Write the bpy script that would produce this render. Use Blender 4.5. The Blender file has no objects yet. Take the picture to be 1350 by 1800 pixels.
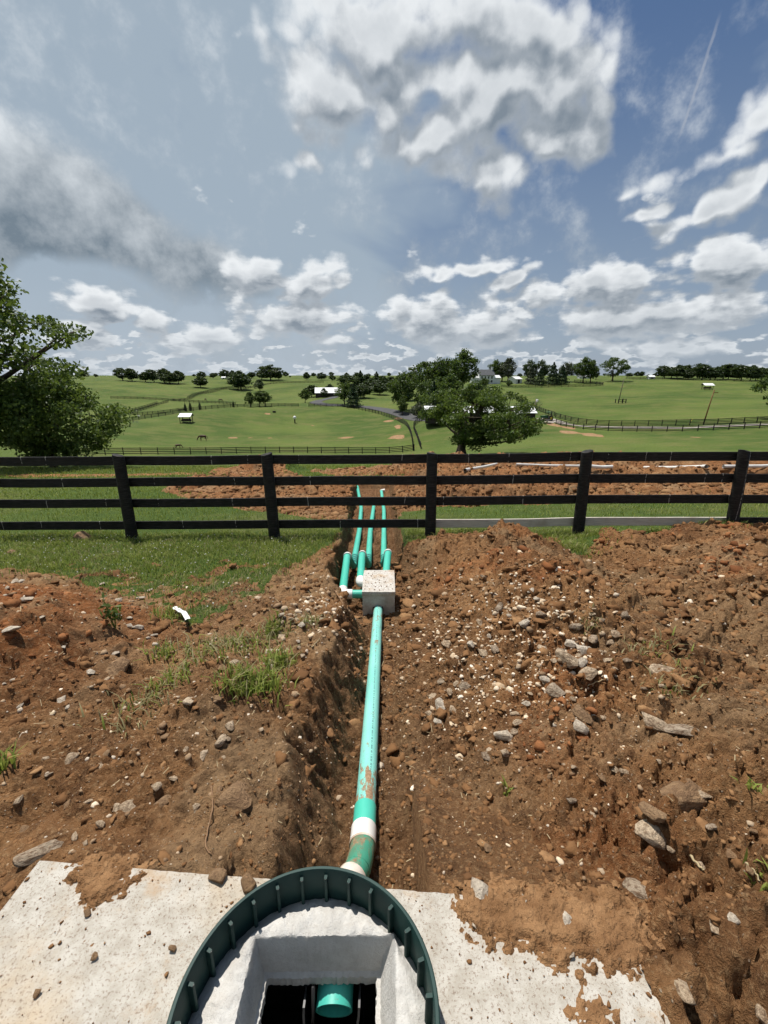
import bpy, math, random
import numpy as np
from mathutils import Vector, Matrix, Euler

random.seed(7)
rng = np.random.default_rng(11)
scene = bpy.context.scene
COL = scene.collection
R = math.radians

# ------------------------------------------------------------------ camera
FPX, PITCH, EYE = 790.0, R(16.9), 1.6          # focal length in photo pixels (1350x1800), tilt down, eye height
cam_data = bpy.data.cameras.new("camera")
cam = bpy.data.objects.new("camera", cam_data)
COL.objects.link(cam)
cam.location = (0, 0, EYE)
cam.rotation_euler = (R(90) - PITCH, 0, 0)
cam_data.sensor_fit = 'VERTICAL'
cam_data.angle_y = 2 * math.atan(900 / FPX)
cam_data.clip_start = 0.05
cam_data.clip_end = 12000
scene.camera = cam

def ray(px, py):
    xc = (px - 675) / FPX; yc = (900 - py) / FPX
    return Vector((xc, math.cos(PITCH) + yc * math.sin(PITCH), -math.sin(PITCH) + yc * math.cos(PITCH)))

# ------------------------------------------------------------------ light and exposure
SUN_EL, SUN_AZ = R(68), R(-38)                  # sun ahead and to the left, high
vs = scene.view_settings
vs.view_transform = 'Standard'; vs.look = 'None'; vs.gamma = 1.0; vs.exposure = 0.18
vs.use_curve_mapping = False
sun_data = bpy.data.lights.new("sun", 'SUN')
sun_data.energy = 5.0
sun_data.angle = R(0.53)
sun_data.color = (1.0, 0.955, 0.89)
sun = bpy.data.objects.new("sun", sun_data)
COL.objects.link(sun)
to_sun = Vector((math.sin(SUN_AZ) * math.cos(SUN_EL), math.cos(SUN_AZ) * math.cos(SUN_EL), math.sin(SUN_EL)))
sun.rotation_euler = (-to_sun).to_track_quat('-Z', 'Y').to_euler()
sun.location = to_sun * 60

# ------------------------------------------------------------------ node helper
class NB:
    def __init__(self, tree):
        self.t = tree; self.n = tree.nodes; self.l = tree.links
    def node(self, kind, ins=None, **props):
        nd = self.n.new(kind)
        for k, v in props.items(): setattr(nd, k, v)
        if ins:
            for k, v in ins.items():
                s = nd.inputs[k]
                if isinstance(v, bpy.types.NodeSocket): self.l.new(v, s)
                else: s.default_value = v
        return nd
    def math(self, op, a, b=None, c=None, clamp=False):
        ins = {0: a}
        if b is not None: ins[1] = b
        if c is not None: ins[2] = c
        return self.node('ShaderNodeMath', ins, operation=op, use_clamp=clamp).outputs[0]
    def vmath(self, op, a, b=None, scale=None):
        ins = {0: a}
        if b is not None: ins[1] = b
        if scale is not None: ins['Scale'] = scale
        nd = self.node('ShaderNodeVectorMath', ins, operation=op)
        return nd.outputs['Value'] if op in ('LENGTH', 'DOT_PRODUCT', 'DISTANCE') else nd.outputs[0]
    def noise(self, vec, scale, detail=4, rough=0.55, out='Fac', dist=0.0, dims='3D'):
        nd = self.node('ShaderNodeTexNoise', {'Vector': vec, 'Scale': scale, 'Detail': detail, 'Roughness': rough, 'Distortion': dist}, noise_dimensions=dims)
        return nd.outputs[out]
    def voro(self, vec, scale, out='Distance', feature='F1'):
        return self.node('ShaderNodeTexVoronoi', {'Vector': vec, 'Scale': scale}, feature=feature).outputs[out]
    def ramp(self, v, a, b, lo=0.0, hi=1.0, smooth=True):
        nd = self.node('ShaderNodeMapRange', {'Value': v, 'From Min': a, 'From Max': b, 'To Min': lo, 'To Max': hi})
        nd.interpolation_type = 'SMOOTHSTEP' if smooth else 'LINEAR'; nd.clamp = True
        return nd.outputs[0]
    def mix(self, f, a, b, blend='MIX'):
        nd = self.n.new('ShaderNodeMix'); nd.data_type = 'RGBA'; nd.blend_type = blend
        for s, v in ((nd.inputs[0], f), (nd.inputs[6], a), (nd.inputs[7], b)):
            if isinstance(v, bpy.types.NodeSocket): self.l.new(v, s)
            elif s.type == 'RGBA' and len(v) == 3: s.default_value = (*v, 1)
            else: s.default_value = v
        return nd.outputs[2]
    def bump(self, h, strength=0.5, dist=0.01, normal=None):
        ins = {'Height': h, 'Strength': strength, 'Distance': dist}
        if normal is not None: ins['Normal'] = normal
        return self.node('ShaderNodeBump', ins).outputs[0]

# ------------------------------------------------------------------ world: daylight sky with clouds
world = bpy.data.worlds.new("World")
scene.world = world
world.use_nodes = True
world.cycles.sampling_method = 'NONE'

def cloud_group():
    g = bpy.data.node_groups.new("cloud_density", 'ShaderNodeTree')
    g.interface.new_socket("Vector", in_out='INPUT', socket_type='NodeSocketVector')
    g.interface.new_socket("Warp", in_out='INPUT', socket_type='NodeSocketVector')
    g.interface.new_socket("Density", in_out='OUTPUT', socket_type='NodeSocketFloat')
    b = NB(g)
    gi = g.nodes.new('NodeGroupInput'); go = g.nodes.new('NodeGroupOutput')
    v0 = gi.outputs[0]
    v = b.vmath('ADD', v0, gi.outputs[1])
    # (px, py, half width, half height, tilt deg, weight)
    blobs = [(585, 165, 66, 105, -14, .95), (640, 80, 80, 85, 0, 1.0), (770, 35, 140, 80, 0, 1.0), (910, 55, 125, 85, 0, 1.0),
             (985, 150, 85, 95, 0, 1.0), (960, 235, 95, 62, 0, .85), (1040, 190, 52, 80, 0, .72), (840, 215, 150, 66, -8, 1.0),
             (770, 140, 120, 62, 0, .8), (690, 190, 62, 55, 0, .55), (910, 150, 105, 75, 0, .9), (725, 265, 90, 55, 0, .75), (860, 295, 95, 45, 0, .75), (505, 100, 20, 45, 0, .45),
             (455, 480, 52, 40, 0, 1.0), (545, 500, 72, 30, -4, 1.0), (520, 558, 105, 30, 0, .95), (190, 548, 66, 22, 0, .9),
             (380, 585, 55, 24, 0, .9), (270, 570, 34, 24, 0, .85), (130, 590, 60, 18, 0, .8), (590, 600, 50, 16, 0, .8), (320, 610, 60, 14, 0, .75),
             (810, 466, 88, 13, -8, .58), (700, 545, 42, 18, 0, .72), (570, 325, 38, 14, 0, .36),
             (765, 575, 66, 44, 0, 1.05), (870, 582, 85, 34, 0, 1.05), (890, 488, 44, 18, -18, .9), (1050, 510, 165, 36, 0, .95),
             (1120, 560, 200, 38, 0, 1.1), (1290, 480, 85, 40, 0, .95), (1270, 365, 120, 26, -24, .72), (1330, 225, 75, 22, -35, .5),
             (1100, 335, 75, 16, -6, .40), (1000, 350, 46, 14, 0, .36), (1140, 380, 28, 10, -20, .42), (1270, 290, 70, 12, -10, .34), (1200, 610, 90, 18, 0, .95), (1060, 605, 50, 16, 0, .9)]
    acc = None
    for i, (px, py, hw, hh, tilt, wgt) in enumerate(blobs):
        c = ray(px, py).normalized()
        r1 = ray(px + hw, py).normalized().angle(ray(px - hw, py).normalized()) / 2 * 1.35
        r2 = ray(px, py + hh).normalized().angle(ray(px, py - hh).normalized()) / 2 * 1.35
        right = Vector((c.y, -c.x, 0)).normalized(); up = right.cross(c)
        a1 = right * math.cos(R(tilt)) - up * math.sin(R(tilt)); a2 = up * math.cos(R(tilt)) + right * math.sin(R(tilt))
        if acc is not None and i % 4 == 0:      # evaluate the clouds a few at a time, so that few values are alive at once
            v = b.vmath('ADD', v, b.vmath('SCALE', (1, 1, 1), scale=b.math('MULTIPLY', acc, 1e-7)))
        x = b.vmath('DOT_PRODUCT', v, tuple(a1 / r1)); y = b.vmath('DOT_PRODUCT', v, tuple(a2 / r2))
        ln = b.math('SQRT', b.math('MULTIPLY_ADD', x, x, b.math('MULTIPLY', y, y)))
        val = b.math('MULTIPLY_ADD', ln, -wgt, wgt)
        acc = val if acc is None else b.math('SMOOTH_MAX', acc, val, 0.12)
    front = b.ramp(b.vmath('DOT_PRODUCT', v0, tuple(ray(675, 500).normalized())), 0.15, 0.4)
    acc = b.math('MULTIPLY_ADD', b.math('ADD', b.math('MAXIMUM', acc, -0.45), 0.45), front, -0.45)
    # rows of fair-weather cumulus towards the horizon, all the way round
    v0 = b.vmath('ADD', v0, b.vmath('SCALE', (1, 1, 1), scale=b.math('MULTIPLY', acc, 1e-7)))
    zc = b.math('MAXIMUM', b.node('ShaderNodeSeparateXYZ', {0: v0}).outputs[2], 0.0)
    na = b.noise(b.vmath('MULTIPLY', v0, (1, 1, 1.7)), 11.0, 4, 0.55)
    nb_ = b.noise(b.vmath('MULTIPLY', v0, (1, 1, 2.6)), 25.0, 3, 0.5)
    lowz = b.ramp(zc, 0.115, 0.05)
    hn = b.math('MULTIPLY_ADD', b.math('SUBTRACT', nb_, na), lowz, na)
    band = b.ramp(zc, 0.10, 0.17, 1, 0)
    hz = b.math('ADD', b.math('MULTIPLY', b.math('SUBTRACT', hn, b.ramp(zc, 0.0, 0.15, 0.475, 0.515)), 4.0), b.math('MULTIPLY_ADD', band, 0.75, -0.75))
    # the same kind of broken cloud carries on outside the view
    pr2 = b.vmath('SCALE', v0, scale=b.math('DIVIDE', 1.0, b.math('ADD', zc, 0.35)))
    hn2 = b.math('MULTIPLY', b.math('SUBTRACT', b.noise(pr2, 1.7, 3, 0.55), 0.56), 4.5)
    away = b.ramp(b.vmath('DOT_PRODUCT', v0, tuple(ray(675, 500).normalized())), 0.72, 0.45)
    gen = b.math('MULTIPLY_ADD', b.math('ADD', hn2, 1.0), away, -1.0)
    acc = b.math('MAXIMUM', b.math('MAXIMUM', acc, hz), gen)
    n1 = b.noise(v0, 9.5, 7, 0.62)
    acc = b.math('MULTIPLY_ADD', b.math('SUBTRACT', n1, 0.5), 1.05, acc)
    # rounded cauliflower heads: inverted cell distance at two sizes
    vw = b.vmath('ADD', v0, b.vmath('SCALE', gi.outputs[1], scale=0.35))
    vw = b.vmath('ADD', vw, b.vmath('SCALE', (1, 1, 1), scale=b.math('MULTIPLY', acc, 1e-7)))
    acc = b.math('MULTIPLY_ADD', b.math('SUBTRACT', b.ramp(zc, 0.1, 0.4, 0.50, 0.66), b.voro(vw, 13.0)), 0.72, acc)
    vw2 = b.vmath('ADD', vw, b.vmath('SCALE', (1, 1, 1), scale=b.math('MULTIPLY', acc, 1e-7)))
    acc = b.math('MULTIPLY_ADD', b.math('SUBTRACT', 0.46, b.voro(vw2, 33.0)), b.ramp(zc, 0.06, 0.18, 0.12, 0.42), acc)
    acc = b.math('MULTIPLY_ADD', b.math('MULTIPLY', b.math('SUBTRACT', nb_, 0.5), b.ramp(zc, 0.34, 0.14)), 0.9, acc)
    b.l.new(acc, go.inputs[0])
    return g

def build_world():
    nt = world.node_tree; nt.nodes.clear()
    b = NB(nt)
    tc = b.node('ShaderNodeTexCoord')
    d = b.vmath('NORMALIZE', tc.outputs['Generated'])
    sky = b.node('ShaderNodeTexSky', {}, sky_type='NISHITA', sun_disc=False)
    sky.sun_elevation = SUN_EL; sky.sun_rotation = SUN_AZ
    sky.air_density = 1.0; sky.dust_density = 1.0; sky.ozone_density = 2.0; sky.altitude = 200
    grp = cloud_group()
    # billowing warp: two scales of noise push the cloud outlines about
    w1 = b.vmath('SUBTRACT', b.noise(d, 4.0, 1, 0.5, 'Color'), (0.5, 0.5, 0.5))
    w2 = b.vmath('SUBTRACT', b.noise(d, 15.0, 2, 0.55, 'Color'), (0.5, 0.5, 0.5))
    zz0 = b.node('ShaderNodeSeparateXYZ', {0: d}).outputs[2]
    warp = b.vmath('ADD', b.vmath('SCALE', w1, scale=b.ramp(zz0, 0.08, 0.45, 0.035, 0.17)), b.vmath('SCALE', w2, scale=b.ramp(zz0, 0.08, 0.45, 0.045, 0.06)))
    def dens(vec):
        nd = b.node('ShaderNodeGroup', {}); nd.node_tree = grp
        b.l.new(vec, nd.inputs[0]); b.l.new(warp, nd.inputs[1]); return nd.outputs[0]
    D0 = dens(d)
    light = Vector((-0.25, 0.0, 1.0)).normalized()
    D1 = dens(b.vmath('NORMALIZE', b.vmath('ADD', b.vmath('ADD', d, b.vmath('SCALE', tuple(light), scale=b.ramp(zz0, 0.05, 0.4, 0.018, 0.045))), b.vmath('SCALE', (1, 1, 1), scale=b.math('MULTIPLY', D0, 1e-7)))))
    sp = b.node('ShaderNodeSeparateXYZ', {0: d})
    alpha = b.ramp(D0, 0.02, b.ramp(sp.outputs[2], 0.1, 0.5, 0.42, 0.60))
    lit = b.ramp(b.math('SUBTRACT', D0, D1), -0.25, 0.45)
    thick = b.ramp(D0, 0.25, 1.0)
    # cloud brightness: bright edges and tops, grey thick bellies
    shade = b.math('ADD', b.math('MULTIPLY', lit, 0.78), b.math('MULTIPLY', thick, b.ramp(sp.outputs[2], 0.12, 0.4, -0.46, -0.34)))
    fn = b.math('SUBTRACT', b.noise(d, 13, 5, 0.62), 0.5)
    shade = b.math('MULTIPLY_ADD', fn, 0.55, shade)
    shade = b.ramp(shade, -0.30, 0.74, smooth=False)
    ccol = b.mix(shade, (2.7, 3.3, 4.0), (10.6, 11.0, 11.3))
    ccol = b.mix(b.ramp(sp.outputs[2], 0.0, 0.13, 0.72, 0.0), ccol, (7.2, 7.9, 8.6))   # distant clouds pale into the haze
    # thin high veil, thicker towards the left
    vn = b.noise(b.vmath('MULTIPLY', d, (1.3, 1.3, 3.0)), 1.5, 5, 0.55, dist=0.6)
    side = b.ramp(sp.outputs[0], 0.50, -0.40)
    low = b.ramp(sp.outputs[2], 0.55, 0.02)
    veil = b.math('MULTIPLY', b.ramp(b.math('ADD', vn, b.math('MULTIPLY', side, 0.46)), 0.52, 0.88), 0.88)
    veil = b.math('MAXIMUM', veil, b.math('MULTIPLY', low, b.math('MULTIPLY_ADD', side, 0.30, 0.52)))
    base = b.mix(0.6, sky.outputs[0], (0.75, 1.65, 3.7))
    base = b.mix(veil, base, b.mix(b.ramp(sp.outputs[2], 0.22, 0.0), (4.9, 5.95, 6.9), (5.9, 6.8, 7.7)))
    # soft grey cloud bank, left
    bank = None
    vb = b.vmath('ADD', d, b.vmath('SCALE', w1, scale=0.22))
    for px, py, hw, hh, tilt in ((-20, 300, 215, 135, 20), (150, 385, 270, 110, 14), (70, 450, 350, 80, 0), (300, 462, 190, 62, 0), (-400, 380, 300, 130, 0)):
        c = ray(px, py).normalized()
        r1 = ray(px + hw, py).normalized().angle(ray(px - hw, py).normalized()) / 2 * 1.3
        r2 = ray(px, py + hh).normalized().angle(ray(px, py - hh).normalized()) / 2 * 1.3
        right = Vector((c.y, -c.x, 0)).normalized(); up = right.cross(c)
        a1 = right * math.cos(R(tilt)) - up * math.sin(R(tilt)); a2 = up * math.cos(R(tilt)) + right * math.sin(R(tilt))
        x = b.vmath('DOT_PRODUCT', vb, tuple(a1 / r1)); y = b.vmath('DOT_PRODUCT', vb, tuple(a2 / r2))
        y = b.math('MULTIPLY', y, b.ramp(y, -0.3, 0.1, 1.5, 1.0))
        val = b.math('SUBTRACT', 1.0, b.math('SQRT', b.math('MULTIPLY_ADD', x, x, b.math('MULTIPLY', y, y))))
        bank = val if bank is None else b.math('SMOOTH_MAX', bank, val, 0.2)
    bank = b.math('MULTIPLY', b.math('MAXIMUM', bank, 0.0), b.ramp(sp.outputs[1], 0.0, 0.3))
    ba = b.ramp(b.math('MULTIPLY_ADD', fn, 1.1, bank), -0.05, 0.50, 0.0, 0.97)
    bsh = b.math('ADD', b.math('MULTIPLY', b.ramp(b.math('MULTIPLY_ADD', w_z(b, w1), 0.10, sp.outputs[2]), 0.15, 0.40), 0.60), b.math('MULTIPLY', fn, 1.5))
    bsh = b.math('MULTIPLY_ADD', b.math('SUBTRACT', vn, 0.5), 0.6, bsh)
    bcol = b.mix(b.ramp(bsh, -0.12, 0.78, smooth=False), (2.2, 2.85, 3.5), (9.0, 9.6, 10.1))
    base = b.mix(ba, base, bcol)
    # a vapour trail high on the right
    c1, c2 = ray(1262, 40).normalized(), ray(1195, 235).normalized()
    nrm = c1.cross(c2).normalized(); mid = (c1 + c2).normalized()
    wob = b.math('MULTIPLY', fn, 0.012)
    off = b.math('ABSOLUTE', b.math('ADD', b.vmath('DOT_PRODUCT', d, tuple(nrm)), wob))
    tr = b.math('MULTIPLY', b.ramp(off, 0.0030, 0.0006), b.ramp(b.vmath('DOT_PRODUCT', d, tuple(mid)), math.cos(c1.angle(c2) * .62), math.cos(c1.angle(c2) * .35)))
    base = b.mix(b.math('MULTIPLY', tr, 0.28), base, (7, 7.2, 7.6))
    col = b.mix(alpha, base, ccol)
    bg = b.node('ShaderNodeBackground', {'Color': col, 'Strength': 0.070})
    out = b.node('ShaderNodeOutputWorld')
    nt.links.new(bg.outputs[0], out.inputs[0])
def w_z(b, w): return b.node('ShaderNodeSeparateXYZ', {0: w}).outputs[2]
build_world()
scene.cycles.use_adaptive_sampling = True
scene.cycles.adaptive_threshold = 0.02
scene.cycles.adaptive_min_samples = 10
scene.cycles.max_bounces = 6
scene.cycles.diffuse_bounces = 3
scene.cycles.glossy_bounces = 3
scene.cycles.transmission_bounces = 4
scene.cycles.caustics_reflective = False
scene.cycles.caustics_refractive = False

# ------------------------------------------------------------------ numpy noise
_perm = np.random.default_rng(3).permutation(512).astype(np.int64)
_ang = np.random.default_rng(4).random(512) * 2 * np.pi
_gx, _gy = np.cos(_ang), np.sin(_ang)
def perlin(x, y):
    xi = np.floor(x).astype(np.int64); yi = np.floor(y).astype(np.int64)
    xf = x - xi; yf = y - yi
    u = xf * xf * xf * (xf * (xf * 6 - 15) + 10); v = yf * yf * yf * (yf * (yf * 6 - 15) + 10)
    def g(ix, iy, dx, dy):
        h = _perm[(_perm[ix & 511] + iy) & 511]
        return _gx[h] * dx + _gy[h] * dy
    a = g(xi, yi, xf, yf); b_ = g(xi + 1, yi, xf - 1, yf)
    c = g(xi, yi + 1, xf, yf - 1); d = g(xi + 1, yi + 1, xf - 1, yf - 1)
    return (a + u * (b_ - a)) * (1 - v) + (c + u * (d - c)) * v
def fbm(x, y, f, octv=4, gain=0.5, lac=2.03):
    s = 0.0; a = 1.0
    for i in range(octv):
        s = s + a * perlin(x * f + 17.3 * i, y * f - 9.1 * i); a *= gain; f *= lac
    return s
def lumps(x, y, f, seed=0):
    """rounded cell bumps (0 at borders, about 1 in the middle of a clod)"""
    X = x * f; Y = y * f
    xi = np.floor(X).astype(np.int64); yi = np.floor(Y).astype(np.int64)
    d1 = np.full(X.shape, 9.0); r1 = np.zeros(X.shape)
    for i in (-1, 0, 1):
        for j in (-1, 0, 1):
            h = _perm[(_perm[(xi + i + seed) & 511] + yi + j) & 511]
            h2 = _perm[(h + 71) & 511]
            dx = xi + i + h / 512.0 - X; dy = yi + j + h2 / 512.0 - Y
            rr = 0.45 + 0.55 * (_perm[(h2 + 13) & 511] / 512.0)
            d = (dx * dx + dy * dy) / (rr * rr)
            m = d < d1
            d1 = np.where(m, d, d1); r1 = np.where(m, rr, r1)
    return np.sqrt(np.clip(1 - d1, 0, 1)) * r1
def sstep(a, b, x):
    t = np.clip((x - a) / (b - a), 0, 1); return t * t * (3 - 2 * t)
def smin(a, b, k):
    h = np.clip(0.5 + 0.5 * (b - a) / k, 0, 1)
    return b + (a - b) * h - k * h * (1 - h)

# ------------------------------------------------------------------ object helpers
def tag(o, label=None, cat=None, group=None, kind=None):
    if label: o['label'] = label
    if cat: o['category'] = cat
    if group: o['group'] = group
    if kind: o['kind'] = kind
    return o
def mesh_data(name, V, F, mats=None, smooth=False):
    me = bpy.data.meshes.new(name)
    V = np.asarray(V, dtype=np.float32)
    if isinstance(F, np.ndarray):
        k = F.shape[1]; n = F.shape[0]
        me.vertices.add(len(V)); me.vertices.foreach_set('co', V.ravel())
        me.loops.add(n * k); me.loops.foreach_set('vertex_index', F.astype(np.int32).ravel())
        me.polygons.add(n)
        me.polygons.foreach_set('loop_start', np.arange(0, n * k, k, dtype=np.int32))
        me.polygons.foreach_set('loop_total', np.full(n, k, dtype=np.int32))
        me.update(calc_edges=True)
    else:
        me.from_pydata([tuple(map(float, v)) for v in V], [], [tuple(int(i) for i in f) for f in F]); me.update()
    if smooth: me.polygons.foreach_set('use_smooth', np.ones(len(me.polygons), dtype=bool))
    if mats is not None:
        for m in (mats if isinstance(mats, (list, tuple)) else [mats]): me.materials.append(m)
    return me
def link(name, data, parent=None, loc=None, rot=None, scale=None):
    o = bpy.data.objects.new(name, data); COL.objects.link(o)
    if parent is not None: o.parent = parent
    if loc is not None: o.location = loc
    if rot is not None: o.rotation_euler = rot
    if scale is not None: o.scale = (scale,) * 3 if isinstance(scale, (int, float)) else scale
    return o
def empty(name, loc=(0, 0, 0), rot=None, scale=None):
    o = link(name, None, None, loc, rot, scale); o.empty_display_size = 0.2; return o
class MB:
    """collects simple shapes into one mesh"""
    def __init__(self): self.V = []; self.F = []
    def add(self, V, F):
        o = len(self.V); self.V.extend([tuple(v) for v in V]); self.F.extend([tuple(i + o for i in f) for f in F]); return self
    def box(self, lo, hi, M=None):
        x0, y0, z0 = lo; x1, y1, z1 = hi
        V = [Vector(p) for p in ((x0, y0, z0), (x1, y0, z0), (x1, y1, z0), (x0, y1, z0), (x0, y0, z1), (x1, y0, z1), (x1, y1, z1), (x0, y1, z1))]
        if M is not None: V = [M @ p for p in V]
        return self.add(V, [(3, 2, 1, 0), (4, 5, 6, 7), (0, 1, 5, 4), (1, 2, 6, 5), (2, 3, 7, 6), (3, 0, 4, 7)])
    def tube(self, pts, rad, n=10, cap=True, inner=None):
        V, F = tube_vf(pts, rad, n, cap); return self.add(V, F)
    def data(self, name, mat, smooth=False): return mesh_data(name, self.V, self.F, mat, smooth)
    def build(self, name, mat, parent=None, smooth=False, **k): return link(name, self.data(name, mat, smooth), parent, **k)
def tube_vf(pts, rad, n=10, cap=True):
    pts = [Vector(p) for p in pts]
    if isinstance(rad, (int, float)): rad = [rad] * len(pts)
    V = []; F = []; ref = None
    for i, p in enumerate(pts):
        t = (pts[min(i + 1, len(pts) - 1)] - pts[max(i - 1, 0)]).normalized()
        if ref is None:
            ref = Vector((0, 0, 1)) if abs(t.z) < 0.9 else Vector((1, 0, 0))
        u = (ref - t * ref.dot(t)).normalized(); w = t.cross(u); ref = u
        for k in range(n):
            a = 2 * math.pi * k / n
            V.append(p + (u * math.cos(a) + w * math.sin(a)) * rad[i])
    for i in range(len(pts) - 1):
        for k in range(n):
            F.append((i * n + k, i * n + (k + 1) % n, (i + 1) * n + (k + 1) % n, (i + 1) * n + k))
    if cap:
        F.append(tuple(range(n - 1, -1, -1))); F.append(tuple((len(pts) - 1) * n + k for k in range(n)))
    return V, F
def smooth_by_angle(me, deg=40):
    me.polygons.foreach_set('use_smooth', np.ones(len(me.polygons), dtype=bool))
    me.set_sharp_from_angle(angle=R(deg))

# ------------------------------------------------------------------ materials
def new_mat(name):
    m = bpy.data.materials.new(name); m.use_nodes = True
    m.node_tree.nodes.clear()
    b = NB(m.node_tree)
    out = b.node('ShaderNodeOutputMaterial')
    return m, b, out
def finish(b, out, color, rough=0.8, normal=None, spec=0.3, metallic=0.0):
    ins = {'Base Color': color if not (isinstance(color, tuple) and len(color) == 3) else (*color, 1), 'Roughness': rough, 'Specular IOR Level': spec, 'Metallic': metallic}
    if normal is not None: ins['Normal'] = normal
    p = b.node('ShaderNodeBsdfPrincipled', ins)
    b.l.new(p.outputs[0], out.inputs[0]); return p
def simple_mat(name, c1, c2=None, scale=8, rough=0.7, bump=0.2, bdist=0.004, spec=0.3, metallic=0.0, coords='Object', detail=5):
    m, b, out = new_mat(name)
    tc = b.node('ShaderNodeTexCoord').outputs[coords]
    n = b.noise(tc, scale, detail, 0.6)
    c2 = c2 or tuple(x * 0.7 for x in c1)
    col = b.mix(b.ramp(n, 0.32, 0.68), c1, c2)
    nb = b.bump(b.noise(tc, scale * 6, 4, 0.6), bump, bdist) if bump else None
    finish(b, out, col, rough, nb, spec, metallic)
    return m

def grass_colour(b, pos):
    big = b.noise(pos, 0.035, 4, 0.55); midn = b.noise(b.vmath('MULTIPLY', pos, (0.6, 1, 1)), 0.22, 6, 0.68); fine = b.noise(pos, 3.5, 5, 0.65)
    c = b.mix(b.ramp(big, 0.35, 0.65), (0.056, 0.092, 0.017), (0.112, 0.145, 0.032))
    c = b.mix(b.math('MULTIPLY', b.ramp(midn, 0.44, 0.66), 0.62), c, (0.155, 0.145, 0.050))
    c = b.mix(b.math('MULTIPLY', b.ramp(fine, 0.35, 0.7), 0.45), c, (0.032, 0.058, 0.012))
    return c, fine, midn

def make_ground_mat():
    """one material for the whole ground: turf, soil, bare patches, chosen by a vertex mask"""
    m, b, out = new_mat("ground_surface")
    pos = b.node('ShaderNodeNewGeometry').outputs['Position']
    att = b.node('ShaderNodeAttribute', attribute_name='mask')
    sep = b.node('ShaderNodeSeparateColor', {0: att.outputs['Color']})
    grass, red, dark = sep.outputs[0], sep.outputs[1], sep.outputs[2]
    pale = att.outputs['Alpha']
    gcol, gfine, gmid = grass_colour(b, pos)
    n1 = b.noise(pos, 1.3, 6, 0.62); n2 = b.noise(pos, 9, 6, 0.66); n3 = b.noise(pos, 48, 5, 0.7); n4 = b.noise(pos, 190, 3, 0.7)
    soil = b.mix(b.ramp(n1, 0.35, 0.66), (0.185, 0.088, 0.036), (0.325, 0.172, 0.074))
    soil = b.mix(b.math('MULTIPLY', red, b.ramp(n2, 0.15, 0.6, 0.45, 1.0)), soil, (0.285, 0.100, 0.032))
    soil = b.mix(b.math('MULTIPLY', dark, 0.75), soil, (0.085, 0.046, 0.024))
    soil = b.mix(b.math('MULTIPLY', pale, 0.7), soil, (0.33, 0.225, 0.125))
    soil = b.mix(b.math('MULTIPLY', b.ramp(n2, 0.45, 0.66), 0.62), soil, (0.085, 0.042, 0.020))
    soil = b.mix(b.math('MULTIPLY', b.ramp(n3, 0.48, 0.70), 0.6), soil, (0.42, 0.265, 0.135))
    soil = b.mix(b.math('MULTIPLY', b.ramp(n4, 0.48, 0.75), 0.35), soil, (0.055, 0.030, 0.018))
    # fine stone chips, too small to model
    vo = b.node('ShaderNodeTexVoronoi', {'Vector': pos, 'Scale': 70.0})
    chip = b.math('MULTIPLY', b.ramp(vo.outputs['Distance'], 0.34, 0.16), b.ramp(b.node('ShaderNodeSeparateColor', {0: vo.outputs['Color']}).outputs[0], 0.88, 0.98))
    soil = b.mix(chip, soil, (0.40, 0.31, 0.22))
    edge = b.ramp(b.math('ADD', grass, b.math('MULTIPLY', b.math('SUBTRACT', n2, 0.5), 0.7)), 0.35, 0.65)
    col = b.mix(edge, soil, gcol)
    h = b.math('ADD', b.math('MULTIPLY', n2, 0.5), b.math('ADD', b.math('MULTIPLY', n3, 0.35), b.math('MULTIPLY', n4, 0.12)))
    h = b.math('ADD', h, b.math('MULTIPLY', chip, 0.08))
    nrm = b.bump(h, 1.0, 0.075)
    finish(b, out, col, 0.93, nrm, 0.12)
    return m
M_GROUND = make_ground_mat()

def make_leaf_mat(name, c_dark, c_light, trans=0.35, rough=0.5):
    m, b, out = new_mat(name)
    geo = b.node('ShaderNodeNewGeometry')
    oi = b.node('ShaderNodeObjectInfo')
    isl = geo.outputs['Random Per Island']
    n = b.noise(geo.outputs['Position'], 0.9, 3, 0.5)
    f = b.math('ADD', b.math('MULTIPLY', isl, 0.55), b.math('MULTIPLY', n, 0.45))
    c = b.mix(b.ramp(f, 0.2, 0.8), c_dark, c_light)
    c = b.mix(b.math('MULTIPLY', oi.outputs['Random'], 0.35), c, tuple(x * 0.62 for x in c_light))
    p = b.node('ShaderNodeBsdfPrincipled', {'Base Color': c, 'Roughness': rough, 'Specular IOR Level': 0.25})
    t = b.node('ShaderNodeBsdfTranslucent', {'Color': b.mix(0.5, c, (0.16, 0.22, 0.03))})
    mx = b.node('ShaderNodeMixShader', {0: trans, 1: p.outputs[0], 2: t.outputs[0]})
    b.l.new(mx.outputs[0], out.inputs[0])
    return m
M_LEAF = make_leaf_mat("leaf_deciduous", (0.030, 0.058, 0.014), (0.078, 0.125, 0.028))
M_LEAF_NEAR = make_leaf_mat("leaf_near", (0.036, 0.070, 0.014), (0.115, 0.165, 0.034), 0.38)
M_LEAF_FAR = make_leaf_mat("leaf_far", (0.022, 0.042, 0.015), (0.052, 0.082, 0.025), 0.2)
M_CONIFER = make_leaf_mat("leaf_conifer", (0.022, 0.045, 0.020), (0.046, 0.076, 0.030), 0.12)
M_CYPRESS = make_leaf_mat("leaf_cypress", (0.012, 0.028, 0.014), (0.026, 0.046, 0.020), 0.08)
M_GREYTREE = make_leaf_mat("leaf_grey", (0.050, 0.062, 0.040), (0.088, 0.098, 0.060), 0.15)
M_BLADE = make_leaf_mat("grass_blade", (0.150, 0.215, 0.028), (0.330, 0.360, 0.085), 0.35, 0.45)
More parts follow.
